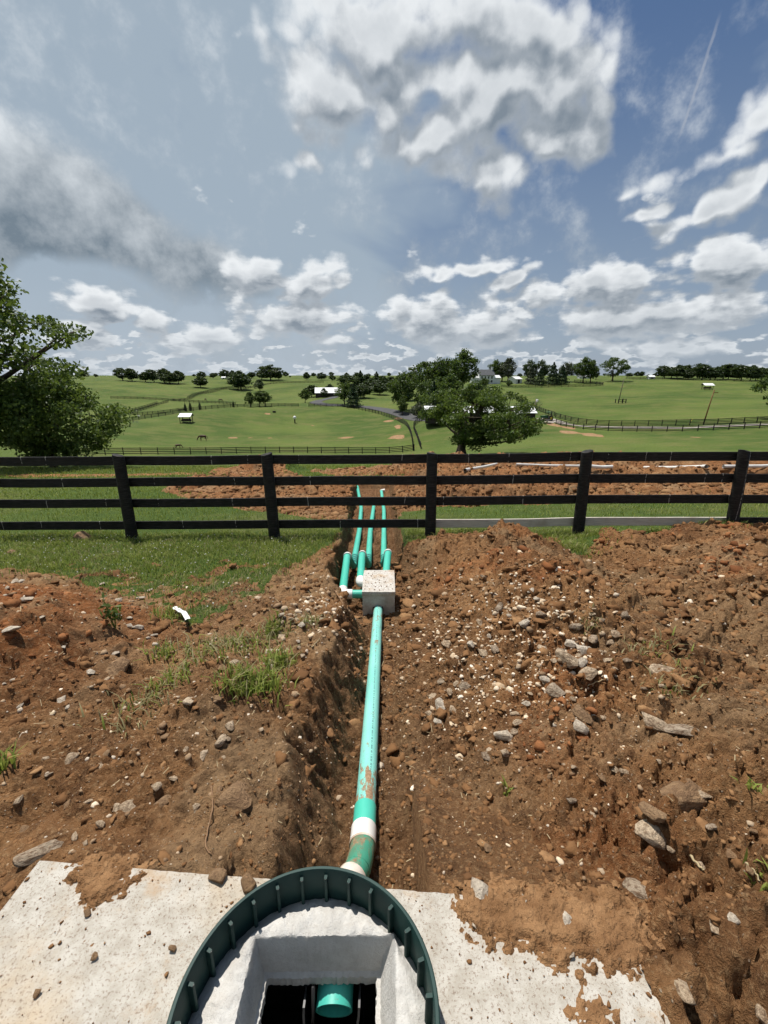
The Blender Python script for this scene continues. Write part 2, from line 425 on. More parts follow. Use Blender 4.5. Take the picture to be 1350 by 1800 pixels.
M_BLADE_DRY = make_leaf_mat("grass_dry", (0.23, 0.20, 0.085), (0.36, 0.31, 0.155), 0.3, 0.6)
M_BARK = simple_mat("bark", (0.10, 0.078, 0.058), (0.045, 0.036, 0.028), 6, 0.95, 0.9, 0.03, 0.1)
M_FENCE = None
def make_fence_mat():
    m, b, out = new_mat("black_fence_paint")
    tc = b.node('ShaderNodeTexCoord').outputs['Object']
    st = b.node('ShaderNodeMapping', {'Vector': tc, 'Scale': (3.0, 8.0, 40.0)}).outputs[0]
    g = b.noise(st, 2.0, 6, 0.65); n = b.noise(tc, 5, 4, 0.6)
    col = b.mix(b.ramp(g, 0.4, 0.75), (0.009, 0.0085, 0.008), (0.040, 0.037, 0.034))
    col = b.mix(b.math('MULTIPLY', b.ramp(n, 0.62, 0.78), 0.4), col, (0.055, 0.048, 0.040))
    # bird streaks: narrow vertical pale runs
    sv = b.node('ShaderNodeMapping', {'Vector': tc, 'Scale': (7.0, 0.4, 1.6)}).outputs[0]
    vo = b.node('ShaderNodeTexVoronoi', {'Vector': sv, 'Scale': 1.0})
    cs = b.node('ShaderNodeSeparateColor', {0: vo.outputs['Color']})
    wv = b.math('MULTIPLY_ADD', b.node('ShaderNodeObjectInfo').outputs['Random'], 40.0, b.math('MULTIPLY_ADD', b.math('SUBTRACT', n, 0.5), 0.05, b.node('ShaderNodeSeparateXYZ', {0: tc}).outputs[0]))
    v2 = b.node('ShaderNodeTexVoronoi', {'W': wv, 'Scale': 3.2}, voronoi_dimensions='1D')
    c2 = b.node('ShaderNodeSeparateColor', {0: v2.outputs['Color']})
    streak = b.math('MULTIPLY', b.ramp(v2.outputs['Distance'], 0.018, 0.008), b.math('MULTIPLY', b.ramp(c2.outputs[0], 0.62, 0.66), b.ramp(b.noise(b.node('ShaderNodeMapping', {'Vector': tc, 'Scale': (3.0, 3.0, 9.0)}).outputs[0], 2.0, 2, 0.5), 0.42, 0.52)))
    col = b.mix(b.math('MULTIPLY', streak, 0.8), col, (0.45, 0.43, 0.39))
    finish(b, out, col, 0.72, b.bump(b.math('ADD', g, b.math('MULTIPLY', n, 0.4)), 0.5, 0.006), 0.25)
    return m
M_FENCE = make_fence_mat()
def make_grey_board_mat():
    m, b, out = new_mat("weathered_grey_board")
    tc = b.node('ShaderNodeTexCoord').outputs['Object']
    st = b.node('ShaderNodeMapping', {'Vector': tc, 'Scale': (2.0, 6.0, 40.0)}).outputs[0]
    g = b.noise(st, 2.2, 6, 0.65, dist=0.4); n = b.noise(tc, 3, 4, 0.6)
    col = b.mix(b.ramp(g, 0.35, 0.7), (0.66, 0.60, 0.52), (0.46, 0.41, 0.35))
    col = b.mix(b.math('MULTIPLY', b.ramp(n, 0.5, 0.75), 0.5), col, (0.32, 0.24, 0.17))
    finish(b, out, col, 0.85, b.bump(g, 0.5, 0.005), 0.2)
    return m
M_GREYBOARD = make_grey_board_mat()
M_FARFENCE = simple_mat("far_fence_paint", (0.014, 0.014, 0.014), (0.03, 0.028, 0.026), 4, 0.8, 0, spec=0.2)

def make_concrete_mat(name, c1, c2, stain, speck=0.5, bump=0.5):
    m, b, out = new_mat(name)
    pos = b.node('ShaderNodeTexCoord').outputs['Object']
    n1 = b.noise(pos, 2.4, 6, 0.6); n2 = b.noise(pos, 16, 6, 0.68); n3 = b.noise(pos, 120, 4, 0.7); n5 = b.noise(pos, 260, 2, 0.6)
    col = b.mix(b.ramp(n2, 0.34, 0.66), c1, c2)
    col = b.mix(b.math('MULTIPLY', b.ramp(n1, 0.50, 0.72), 0.75), col, stain)
    col = b.mix(b.math('MULTIPLY', b.ramp(n3, 0.53, 0.64), speck), col, (0.155, 0.095, 0.060))
    vo = b.node('ShaderNodeTexVoronoi', {'Vector': b.vmath('ADD', pos, b.vmath('SCALE', b.noise(pos, 40, 2, 0.5, 'Color'), scale=0.03)), 'Scale': 85.0})
    sc = b.node('ShaderNodeSeparateColor', {0: vo.outputs['Color']})
    pit = b.math('MULTIPLY', b.ramp(vo.outputs['Distance'], 0.42, 0.12), b.ramp(sc.outputs[0], 0.66, 0.9))
    col = b.mix(b.math('MULTIPLY', b.math('MULTIPLY', pit, speck), b.ramp(n1, 0.35, 0.6, 0.35, 1.0)), col, (0.17, 0.105, 0.065))
    n6 = b.noise(b.vmath('ADD', pos, (3, 7, 1)), 5.5, 7, 0.7)
    col = b.mix(b.math('MULTIPLY', b.ramp(n6, 0.53, 0.70), speck), col, (0.40, 0.27, 0.155))
    h = b.math('ADD', b.math('MULTIPLY', n2, 0.4), b.math('ADD', b.math('MULTIPLY', n3, 0.5), b.math('MULTIPLY', n5, 0.3)))
    finish(b, out, col, 0.88, b.bump(h, bump, 0.008), 0.2)
    return m
M_SLAB = make_concrete_mat("slab_concrete", (0.48, 0.45, 0.395), (0.37, 0.335, 0.28), (0.45, 0.345, 0.225), 0.6)
M_COLLAR = make_concrete_mat("collar_concrete", (0.56, 0.545, 0.51), (0.46, 0.44, 0.405), (0.46, 0.44, 0.40), 0.12, 0.8)
M_BOX = make_concrete_mat("box_concrete", (0.62, 0.60, 0.55), (0.52, 0.49, 0.44), (0.26, 0.21, 0.15), 0.3)
M_BOXLID = make_concrete_mat("box_lid_concrete", (0.58, 0.555, 0.51), (0.47, 0.435, 0.38), (0.42, 0.25, 0.12), 0.75)
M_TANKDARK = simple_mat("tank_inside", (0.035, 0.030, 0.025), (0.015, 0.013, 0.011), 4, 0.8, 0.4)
M_RISER = simple_mat("green_black_plastic", (0.010, 0.036, 0.031), (0.020, 0.050, 0.043), 5, 0.55, 0.08, 0.002, 0.25)
M_BLACKPLASTIC = simple_mat("black_plastic", (0.010, 0.010, 0.010), (0.022, 0.020, 0.018), 12, 0.4, 0.08, 0.002, 0.5)
M_WHITEPVC = simple_mat("white_pvc", (0.78, 0.77, 0.74), (0.66, 0.63, 0.58), 5, 0.38, 0.05, 0.002, 0.5)
M_DIRTYWHITE = simple_mat("mud_smeared_white_pvc", (0.66, 0.60, 0.52), (0.34, 0.22, 0.13), 7, 0.6, 0.1, 0.002, 0.4)
def make_water_mat():
    m, b, out = new_mat("septic_water")
    tc = b.node('ShaderNodeTexCoord').outputs['Object']
    finish(b, out, (0.022, 0.021, 0.019), 0.06, b.bump(b.noise(tc, 14, 2, 0.5), 0.05, 0.004), 0.6)
    return m
M_WATER = make_water_mat()
def make_pipe_mat(name, c1, c2, mud_lo, mud_hi, line=False):
    """green sewer pipe: faded plastic with dried mud smears"""
    m, b, out = new_mat(name)
    tc = b.node('ShaderNodeTexCoord').outputs['Object']
    lon = b.node('ShaderNodeMapping', {'Vector': tc, 'Scale': (9.0, 2.2, 9.0)}).outputs[0]
    n1 = b.noise(lon, 1.0, 5, 0.55); n2 = b.noise(lon, 2.2, 8, 0.74, dist=0.3); n3 = b.noise(tc, 60, 4, 0.65)
    col = b.mix(b.ramp(n1, 0.3, 0.7), c1, c2)
    sep = b.node('ShaderNodeSeparateXYZ', {0: tc})
    if line:
        yy = sep.outputs[1]
        low = b.ramp(yy, 2.25, 1.75, 0, 1)
        top = b.ramp(yy, 3.7, 4.5, 0, 0.10)
        mudv = b.math('ADD', n2, b.math('ADD', b.math('MULTIPLY', low, 0.19), top))
        # faint line of print along the crown of the pipe
        px_ = b.math('ABSOLUTE', b.math('ADD', sep.outputs[0], 0.075))
        dash = b.ramp(b.noise(b.node('ShaderNodeMapping', {'Vector': tc, 'Scale': (0.0, 55.0, 0.0)}).outputs[0], 1.0, 1, 0.5), 0.47, 0.52)
        prnt = b.math('MULTIPLY', b.ramp(px_, 0.006, 0.003), b.math('MULTIPLY', dash, 0.6))
        col = b.mix(prnt, col, (0.05, 0.10, 0.11))
    else:
        mudv = n2
    mud = b.ramp(mudv, mud_lo, mud_hi)
    mudc = b.mix(b.ramp(n3, 0.35, 0.65), (0.34, 0.225, 0.13), (0.22, 0.135, 0.075))
    col = b.mix(mud, col, mudc)
    dust = b.math('MULTIPLY', b.ramp(n3, 0.62, 0.74), 0.55)
    col = b.mix(dust, col, (0.16, 0.11, 0.075))
    rough = b.math('MULTIPLY_ADD', mud, 0.4, 0.42)
    finish(b, out, col, rough, b.bump(b.math('ADD', mud, b.math('MULTIPLY', n3, 0.25)), 0.4, 0.003), 0.4)
    return m
M_PIPE_MAIN = make_pipe_mat("faded_aqua_pipe", (0.20, 0.56, 0.485), (0.25, 0.62, 0.54), 0.605, 0.665, True)
M_PIPE_GREEN = make_pipe_mat("green_pipe", (0.060, 0.46, 0.34), (0.085, 0.50, 0.385), 0.70, 0.76)
M_PIPE_MUDDY = make_pipe_mat("muddy_green_pipe", (0.035, 0.30, 0.20), (0.10, 0.20, 0.12), 0.47, 0.62)
M_PIPE_INSIDE = make_pipe_mat("wet_green_pipe", (0.05, 0.42, 0.33), (0.08, 0.46, 0.37), 0.66, 0.72)
def make_rock_mat(name, c1, c2, dirt=0.5):
    m, b, out = new_mat(name)
    tc = b.node('ShaderNodeTexCoord').outputs['Object']; geo = b.node('ShaderNodeNewGeometry')
    oi = b.node('ShaderNodeObjectInfo')
    off = b.vmath('ADD', tc, b.vmath('SCALE', (1, 1, 1), scale=b.math('MULTIPLY', oi.outputs['Random'], 30)))
    n1 = b.noise(off, 1.1, 5, 0.65); n2 = b.noise(off, 5, 5, 0.7)
    col = b.mix(b.ramp(n1, 0.3, 0.7), c1, c2)
    col = b.mix(b.math('MULTIPLY', oi.outputs['Random'], 0.3), col, (0.36, 0.25, 0.15))
    d = b.math('MULTIPLY', b.ramp(b.math('ADD', n2, b.math('MULTIPLY', n1, 0.5)), 0.68, 0.88), dirt)
    col = b.mix(d, col, (0.15, 0.085, 0.048))
    finish(b, out, col, 0.9, b.bump(n2, 0.6, 0.25), 0.2)
    return m
M_ROCK = make_rock_mat("limestone", (0.66, 0.52, 0.365), (0.50, 0.375, 0.25), 0.7)
M_ROCK_WHITE = make_rock_mat("white_limestone", (0.76, 0.67, 0.54), (0.60, 0.51, 0.40), 0.4)
M_ROCK_TAN = make_rock_mat("tan_stone", (0.36, 0.225, 0.12), (0.255, 0.15, 0.078), 0.5)
M_ROCK_GREY = make_rock_mat("grey_stone", (0.50, 0.40, 0.295), (0.34, 0.265, 0.185), 0.8)
def make_bits_mat(name, cols):
    m, b, out = new_mat(name)
    geo = b.node('ShaderNodeNewGeometry')
    r = geo.outputs['Random Per Island']
    cr = b.node('ShaderNodeValToRGB', {0: r})
    el = cr.color_ramp.elements
    while len(el) < len(cols): el.new(0.5)
    for i, (p_, c) in enumerate(cols): el[i].position = p_; el[i].color = (*c, 1)
    n = b.noise(geo.outputs['Position'], 60, 4, 0.65)
    col = b.mix(b.math('MULTIPLY', b.ramp(n, 0.42, 0.7), 0.45), cr.outputs[0], (0.13, 0.066, 0.030))
    finish(b, out, col, 0.92, b.bump(n, 0.6, 0.006), 0.12)
    return m
M_CLOD = make_bits_mat("soil_clod", [(0, (0.130, 0.064, 0.028)), (0.4, (0.180, 0.090, 0.038)), (0.85, (0.225, 0.117, 0.051)), (1, (0.30, 0.170, 0.080))])
M_CLOD_RED = make_bits_mat("red_clod", [(0, (0.14, 0.052, 0.020)), (0.4, (0.225, 0.088, 0.033)), (1, (0.31, 0.135, 0.055))])
M_GRAVEL = make_bits_mat("gravel", [(0, (0.22, 0.135, 0.075)), (0.4, (0.33, 0.225, 0.135)), (0.8, (0.46, 0.36, 0.25)), (1, (0.66, 0.58, 0.47))])
M_MUD = simple_mat("dried_mud", (0.33, 0.185, 0.088), (0.19, 0.098, 0.044), 11, 0.95, 1.0, 0.02, 0.1, detail=8)
M_PAPER = simple_mat("white_paper_strip", (0.80, 0.80, 0.80), (0.70, 0.70, 0.69), 20, 0.6, 0.05)
M_WHITEROOF = simple_mat("white_metal_roof", (0.80, 0.80, 0.79), (0.70, 0.70, 0.69), 0.8, 0.5, 0.05, 0.02)
M_WHITEWALL = simple_mat("white_siding", (0.72, 0.72, 0.70), (0.62, 0.62, 0.60), 0.6, 0.7, 0.05, 0.02)
M_SKYLIGHT = simple_mat("clear_roof_panel", (0.46, 0.48, 0.47), (0.38, 0.40, 0.39), 0.8, 0.4, 0.05, 0.02)
M_GREYROOF = simple_mat("grey_shingle", (0.115, 0.118, 0.125), (0.085, 0.087, 0.092), 3, 0.85, 0.3, 0.02)
M_DARKWALL = simple_mat("dark_stained_wood", (0.028, 0.023, 0.020), (0.045, 0.036, 0.030), 3, 0.85, 0.3, 0.01)
M_WINDOW = simple_mat("window_glass", (0.03, 0.035, 0.04), (0.02, 0.024, 0.03), 1, 0.12, 0, spec=0.6)
M_ASPHALT = simple_mat("asphalt", (0.068, 0.068, 0.070), (0.085, 0.084, 0.083), 0.6, 0.9, 0.3, 0.01, 0.2)
M_GRAVELLANE = simple_mat("gravel_lane", (0.36, 0.33, 0.29), (0.25, 0.215, 0.175), 0.8, 0.95, 0.4, 0.02, 0.1)
M_POLE = simple_mat("pole_wood", (0.22, 0.115, 0.045), (0.15, 0.08, 0.035), 3, 0.9, 0.3, 0.01)
M_POLE_GREY = simple_mat("pole_grey_wood", (0.17, 0.14, 0.11), (0.11, 0.09, 0.07), 3, 0.9, 0.3, 0.01)
M_HORSE = simple_mat("bay_horse_coat", (0.055, 0.026, 0.014), (0.085, 0.040, 0.020), 3, 0.6, 0.05)
M_TRACTOR = simple_mat("green_tractor_paint", (0.022, 0.090, 0.030), (0.030, 0.105, 0.036), 3, 0.45, 0, spec=0.5)
M_TYRE = simple_mat("tyre_rubber", (0.018, 0.018, 0.018), (0.03, 0.028, 0.026), 6, 0.85, 0.1)
M_YELLOW = simple_mat("yellow_rim_paint", (0.45, 0.34, 0.03), None, 6, 0.5, 0)
M_CLOVER = simple_mat("clover_white", (0.62, 0.62, 0.55), (0.55, 0.52, 0.46), 30, 0.8, 0)
M_ROOT = simple_mat("dry_root", (0.26, 0.155, 0.085), (0.20, 0.115, 0.06), 30, 0.9, 0.3, 0.002)
M_STRAW = simple_mat("dry_straw", (0.42, 0.34, 0.20), (0.33, 0.25, 0.14), 30, 0.8, 0)

# ================================================================== TERRAIN
_PY = [-400, -40, -5, 0, 3, 7, 11.5, 16, 22, 30, 50, 80]
_PZ = [3.0, 1.6, .25, .05, -.37, -.93, -1.60, -2.25, -2.95, -3.95, -7.1, -11.9]
def near_base(X, Y):
    Yc = np.clip(Y, -400, 80)
    z = (np.interp(Yc - .6, _PY, _PZ) + np.interp(Yc, _PY, _PZ) * 2 + np.interp(Yc + .6, _PY, _PZ)) / 4
    return z + 0.007 * np.clip(X, -30, 30) + 0.03 * fbm(X, Y, 0.12, 2)

# measured points of the far land: (photo px, py, metres away)
_TP = [(110, 800, 98), (400, 797, 97), (560, 797, 96), (700, 797, 94), (745, 797, 90), (0, 802, 95), (-150, 800, 95),
       (250, 780, 118), (400, 778, 120), (550, 775, 122), (690, 775, 115), (760, 775, 108),
       (357, 773, 132), (120, 775, 120), (518, 745, 165), (328, 742, 160), (420, 745, 160), (620, 745, 160), (690, 745, 145), (220, 750, 150),
       (100, 755, 145), (-100, 760, 140), (605, 714, 200), (535, 714, 205), (450, 714, 200), (380, 717, 195), (330, 722, 185), (680, 728, 175), (720, 742, 150),
       (250, 731, 215), (210, 735, 210), (300, 722, 235), (300, 712, 265), (350, 712, 255), (420, 712, 250), (250, 700, 300), (200, 705, 290), (330, 701, 310), (400, 696, 330), (480, 700, 300),
       (350, 684, 370), (430, 682, 400), (250, 668, 450), (330, 673, 430), (400, 668, 470), (500, 668, 480), (150, 668, 440), (0, 672, 400), (-150, 675, 380),
       (560, 695, 270), (600, 680, 340), (650, 690, 280), (700, 700, 250), (640, 668, 480), (720, 690, 300), (560, 664, 560), (720, 664, 560),
       (740, 722, 175), (800, 735, 140), (760, 740, 135), (830, 735, 135), (900, 735, 132), (950, 738, 135), (990, 745, 130),
       (830, 690, 230), (850, 676, 275), (780, 690, 230), (930, 676, 280), (900, 700, 215), (960, 722, 165),
       (1000, 799, 70), (1200, 798, 72), (1350, 798, 74), (850, 800, 70), (1500, 797, 76), (780, 800, 74),
       (900, 775, 98), (1000, 775, 96), (1200, 775, 96), (1350, 772, 98), (1500, 770, 98),
       (1050, 757, 118), (1200, 758, 118), (1350, 753, 124), (1500, 750, 128), (1050, 748, 128), (1200, 748, 129), (1350, 743, 137), (1500, 738, 142),
       (1000, 720, 170), (1150, 720, 172), (1350, 718, 182), (1000, 700, 210), (1200, 700, 212), (1350, 700, 222), (1500, 695, 230),
       (1050, 682, 262), (1243, 683, 268), (1000, 674, 292), (1120, 672, 310), (1050, 668, 330), (1150, 667, 335), (1250, 671, 325), (1350, 680, 300), (1350, 672, 335), (1500, 675, 330),
       (950, 666, 330)]
def far_pts():
    P = []
    for px, py, r in _TP:
        d = ray(px, py); s = r / math.hypot(d.x, d.y)
        P.append((math.atan2(d.x, d.y), math.log(r), EYE + d.z * s))
    for az in np.radians(np.arange(-180, 181, 15)):
        for r in (22, 30, 45):
            X, Y = r * math.sin(az), r * math.cos(az)
            P.append((az, math.log(r), float(near_base(np.array([X]), np.array([Y]))[0])))
        for r, z in ((700, -1.0), (1300, 0.2), (4500, 1.0)): P.append((az, math.log(r), z))
        if abs(az) > 1.0:
            side = math.cos(az)
            for r in (90, 160, 300): P.append((az, math.log(r), -9 * max(side, -.1) - 3))
    return np.array(P)
_FP = far_pts()
_AZS = 1.6
def _K(r): return np.where(r > 0, r * r * np.log(np.maximum(r, 1e-9)), 0.0)
def _solve():
    n = len(_FP); C = np.c_[_FP[:, 0] * _AZS, _FP[:, 1]]
    D = np.hypot(C[:, None, 0] - C[None, :, 0], C[:, None, 1] - C[None, :, 1])
    A = np.zeros((n + 3, n + 3)); A[:n, :n] = _K(D) + np.eye(n) * 0.004
    A[:n, n] = 1; A[:n, n + 1:] = C; A[n, :n] = 1; A[n + 1:, :n] = C.T
    return C, np.linalg.solve(A, np.r_[_FP[:, 2], 0, 0, 0])
_C, _W = _solve()
def far_base(X, Y):
    az = np.arctan2(X, Y) * _AZS; lr = np.log(np.maximum(np.hypot(X, Y), 10))
    sh = az.shape; az = az.ravel(); lr = lr.ravel(); z = np.empty(az.shape)
    for s in range(0, len(az), 40000):
        a = az[s:s + 40000]; l = lr[s:s + 40000]
        D = np.hypot(a[:, None] - _C[None, :, 0], l[:, None] - _C[None, :, 1])
        z[s:s + 40000] = _K(D) @ _W[:-3] + _W[-3] + a * _W[-2] + l * _W[-1]
    return z.reshape(sh)
def base_z(X, Y):
    X = np.asarray(X, float); Y = np.asarray(Y, float)
    r = np.hypot(X, Y); w = sstep(26, 44, r)
    zn = near_base(X, Y)
    if not np.any(w > 0): return zn
    return zn * (1 - w) + far_base(X, Y) * w
def ground_at(px, py, tmax=900.0):
    """first meeting of the sight line with the undisturbed ground"""
    d = ray(px, py)
    t = np.exp(np.linspace(math.log(0.8), math.log(tmax), 1600))
    z = base_z(d.x * t, d.y * t); ryz = EYE + d.z * t
    k = np.argmax(ryz < z)
    if ryz[k] >= z[k]: k = len(t) - 1
    if k > 0:
        a, b2 = t[k - 1], t[k]
        fa = ryz[k - 1] - z[k - 1]; fb = ryz[k] - z[k]
        tt = a + (b2 - a) * fa / (fa - fb) if fa != fb else b2
    else: tt = t[0]
    X, Y = d.x * tt, d.y * tt
    return Vector((X, Y, float(base_z(np.array([X]), np.array([Y]))[0])))
def bz(x, y): return float(base_z(np.array([x]), np.array([y]))[0])

# ---- regions, as polygons drawn on the ground (photo points dropped onto the ground plane)
def poly(pts): return np.array([ground_at(*p)[:2] for p in pts])
def inside(P, X, Y):
    res = np.zeros(X.shape, bool); n = len(P)
    x0, x1 = P[:, 0].min() - 1, P[:, 0].max() + 1; y0, y1 = P[:, 1].min() - 1, P[:, 1].max() + 1
    sel = (X > x0) & (X < x1) & (Y > y0) & (Y < y1)
    xs, ys = X[sel], Y[sel]; r = np.zeros(xs.shape, bool)
    for i in range(n):
        a = P[i]; b_ = P[(i + 1) % n]
        c = ((a[1] > ys) != (b_[1] > ys)) & (xs < (b_[0] - a[0]) * (ys - a[1]) / (b_[1] - a[1] + 1e-12) + a[0])
        r ^= c
    res[sel] = r; return res
LAWN = poly([(-400, 985), (-150, 990), (0, 1003), (100, 1014), (190, 1037), (250, 1062), (300, 1090), (335, 1108), (395, 1098), (440, 1052), (492, 1006), (560, 968), (594, 942), (604, 930), (500, 905), (0, 905), (-400, 905)])
STRIP = poly([(690, 950), (750, 952), (775, 945), (880, 946), (980, 952), (992, 972), (1012, 990), (1032, 972), (1048, 950), (1180, 942), (1300, 940), (1700, 936), (1700, 900), (700, 905)])
SOIL_MID = poly([(285, 866), (340, 852), (430, 850), (600, 848), (750, 845), (900, 846), (1120, 843), (1350, 841), (1900, 838), (1900, 878), (1350, 884), (1100, 883), (880, 887), (775, 892), (708, 900), (703, 950), (596, 950), (600, 918), (540, 908), (440, 898), (350, 884)])
SOIL_FAR = poly([(640, 824), (760, 822), (900, 819), (1350, 817), (2000, 814), (2000, 832), (1350, 836), (1000, 838), (760, 839), (600, 838), (545, 831)])
SOIL_HEAP = poly([(368, 842), (372, 830), (420, 821), (470, 822), (520, 834), (515, 842)])
TRACK = poly([(-300, 834), (0, 834), (200, 833), (360, 830), (360, 834), (200, 838), (0, 839), (-300, 840)])

ZP_Y, ZP_Z = [-5, 1.0, 1.6, 4.75, 5.5, 7.0, 9, 11, 13, 16.5, 20], [-.45, -.45, -.52, -1.07, -1.12, -1.27, -1.52, -1.83, -2.10, -2.36, -2.9]
def pipe_z(Y): return np.interp(Y, ZP_Y, ZP_Z)
def capsule(X, Y, pts, w, h):
    out = np.zeros(X.shape)
    for (ax, ay), (bx, by) in zip(pts, pts[1:]):
        L2 = (bx - ax) ** 2 + (by - ay) ** 2
        t = np.clip(((X - ax) * (bx - ax) + (Y - ay) * (by - ay)) / L2, 0, 1)
        d = np.hypot(X - ax - t * (bx - ax), Y - ay - t * (by - ay))
        out = np.maximum(out, np.exp(-(d / w) ** 2 * 1.6))
    return out * h
# tank outline (slab corners)
SLAB = np.array([(-1.195, 1.14), (0.765, 0.995), (0.66, -0.62), (-1.30, -0.48)])
def near_fields(X, Y):
    wx = X + 0.10 * fbm(X, Y, 1.7, 3) + 0.05 * fbm(X + 31, Y, 6, 2)
    wy = Y + 0.10 * fbm(X - 55, Y, 1.7, 3) + 0.05 * fbm(X, Y + 77, 6, 2)
    k = np.clip(Y / 7.0, 0.6, 3.0)
    wx = X + (wx - X) * k; wy = Y + (wy - Y) * k
    beyond = wy > 7.05
    g = np.where(beyond, 1.0, 0.0)
    for P in (SOIL_MID, SOIL_FAR, SOIL_HEAP): g[inside(P, wx, wy)] = 0
    g[inside(LAWN, wx, wy)] = 1
    g[inside(STRIP, wx, wy) & (X > 0.18)] = 1
    ragged = (Y < 5.4) & (fbm(X + 3, Y, 2.6, 4, .6) > .28 - .42 * sstep(5.4, 3.5, Y))
    g[ragged] = g[ragged] * .15
    behind = (Y < 0.2) & ((X < -3.5) | (X > 4.5) | (Y < -2.0))
    g[behind] = 1
    g[(Y < 6.3) & (np.abs(X) > 7.5)] = 1
    base = base_z(X, Y)
    rough = fbm(X, Y, 0.9, 4)
    # spoil heaps
    m = np.zeros(X.shape)
    m = np.maximum(m, capsule(X, Y, [(1.75, 6.0), (1.55, 4.6), (1.75, 3.2), (1.55, 1.9), (1.75, 0.2), (1.8, -2)], 0.95, 0.22))
    m = np.maximum(m, capsule(X, Y, [(5.6, 6.2), (4.6, 5.2), (3.9, 3.5), (3.5, 1.6), (3.6, -1.5)], 1.15, 0.30))
    m = np.maximum(m, capsule(X, Y, [(0.9, 6.25), (1.7, 6.2)], 0.5, 0.15))
    m = np.maximum(m, capsule(X, Y, [(3.6, 6.15), (7.5, 6.3)], 0.6, 0.24))
    m = np.maximum(m, capsule(X, Y, [(-6, 3.2), (-3.6, 3.35), (-2.55, 2.95)], 0.85, 0.34))
    m = np.maximum(m, capsule(X, Y, [(-1.15, 3.5), (-1.0, 2.4), (-1.05, 1.6)], 0.5, 0.10))
    fm = np.zeros(X.shape)
    fm = np.maximum(fm, capsule(X, Y, [(-6.4, 22.2), (-5.6, 22.0), (-4.9, 22.2)], 0.9, 0.62))
    fm = np.maximum(fm, capsule(X, Y, [(-6.3, 14.6), (-4.0, 14.0), (-1.7, 13.9)], 0.9, 0.36))
    fm = np.maximum(fm, capsule(X, Y, [(0.9, 14.2), (4.5, 14.0), (9, 14.3), (16, 14.6)], 0.9, 0.50))
    fm = np.maximum(fm, capsule(X, Y, [(1.2, 11.6), (6, 11.9), (14, 12)], 0.55, 0.20))
    fm = np.maximum(fm, capsule(X, Y, [(1.4, 22.0), (6, 21.5), (14, 21.6), (24, 22)], 1.2, 0.62))
    m = np.maximum(m, fm)
    m = m * (1 + 0.45 * rough)
    z = base + m + 0.05 * rough
    soil = 1 - g
    # trench
    xl = np.interp(Y, [0.6, 1.25, 1.6, 2.2, 2.7, 3.2, 3.9, 4.6, 5.2, 6.2, 6.7, 9, 16.5], [-.50, -.50, -.54, -.54, -.53, -.46, -.46, -.64, -.74, -.76, -.74, -.80, -1.15]) + 0.11 * fbm(X * 0.3, Y, 1.9, 4, .55) + 0.035 * fbm(X, Y, 9, 3)
    xr = np.interp(Y, [0.6, 1.6, 3.0, 4.4, 5.2, 6.2, 6.7, 9, 16.5], [.05, .08, .06, .16, .26, .24, .22, .20, .18]) + 0.04 * fbm(X * 0.3 + 9, Y, 2.0, 3)
    floor = pipe_z(Y) - 0.065 + 0.02 * fbm(X, Y, 3, 3)
    floor = floor + np.where(Y > 5.6, -0.03, 0)
    lw = np.interp(Y, [1, 2.5, 3.5, 6, 8], [.30, .31, .33, .15, .13]); 
    lrise = np.clip((xl + lw - X) / lw, 0, 3) ** 1.1 * np.clip(base - floor + .15, .15, 2)
    slope = np.interp(Y, [0.6, 3.5, 4.6, 5.8, 6.5, 8], [.62, .55, .55, .9, 2.6, 3.2])
    rr = np.clip(X - xr, 0, None)
    rrise = rr * slope + 0.05 * np.clip(rr / .1, 0, 1)
    tz = floor + lrise + rrise
    end = sstep(16.2, 17.6, Y) * 2.0
    tz = tz + end
    tz = np.where(Y < 0.4, 9, tz)
    intrench = sstep(-.02, 0.10, z - tz)
    z = smin(z, tz, 0.05)
    g = np.where((z < base - 0.10) & (Y > 0.4) & (Y < 18), 0, g); soil = 1 - g
    # crumbly surface
    nearw = np.clip(1.6 - Y * 0.05, 0.4, 1.3)
    cl = 0.10 * lumps(X + .03 * fbm(X, Y, 12, 2), Y + .03 * fbm(X + 9, Y, 12, 2), 5.5, 1) * sstep(-.15, .35, fbm(X, Y, 1.4, 2)) \
        + 0.060 * lumps(X + .02 * fbm(X, Y, 25, 2), Y, 12.5, 7) + 0.036 * lumps(X, Y + .01 * fbm(X, Y, 40, 2), 29, 3) + 0.014 * lumps(X, Y, 62, 5)
    fine = 0.045 * fbm(X, Y, 5, 5, 0.58)
    crev = np.abs(fbm(X + .04 * fbm(X, Y, 7, 2), Y, 3.1, 4, .6)); cl = cl * np.where(X > .25, 1.35, 1.0) - 0.045 * sstep(.10, 0, crev) * np.where(X > .25, 1.0, .6)
    far_l = (1 - intrench) * (0.13 * lumps(X, Y, 1.8, 9) + 0.09 * lumps(X, Y, 4.1, 2)) * sstep(9.5, 13, Y)
    amp = soil * (1 - 0.35 * intrench * (Y < 6.3)) * np.where(X < -0.4, 0.75, 1.0)
    z = z + amp * (cl - 0.085 * np.where(X > .25, 1.35, 1.0) + fine + far_l) + g * 0.012 * fbm(X, Y, 4, 3)
    # ruts and torn cracks in the right-hand spoil
    cr = np.abs(fbm(X * 0.8 + 4, Y * 1.3, 0.85, 2)); rut = sstep(0.06, 0.0, cr) * sstep(1.9, 2.6, X) * sstep(7, 6, Y)
    z = z - rut * soil * 0.09
    # ground packed against the tank
    cx_, cy_ = SLAB.mean(0); ang = math.atan2(SLAB[1, 1] - SLAB[0, 1], SLAB[1, 0] - SLAB[0, 0])
    lx = (X - cx_) * math.cos(ang) + (Y - cy_) * math.sin(ang); ly = -(X - cx_) * math.sin(ang) + (Y - cy_) * math.cos(ang)
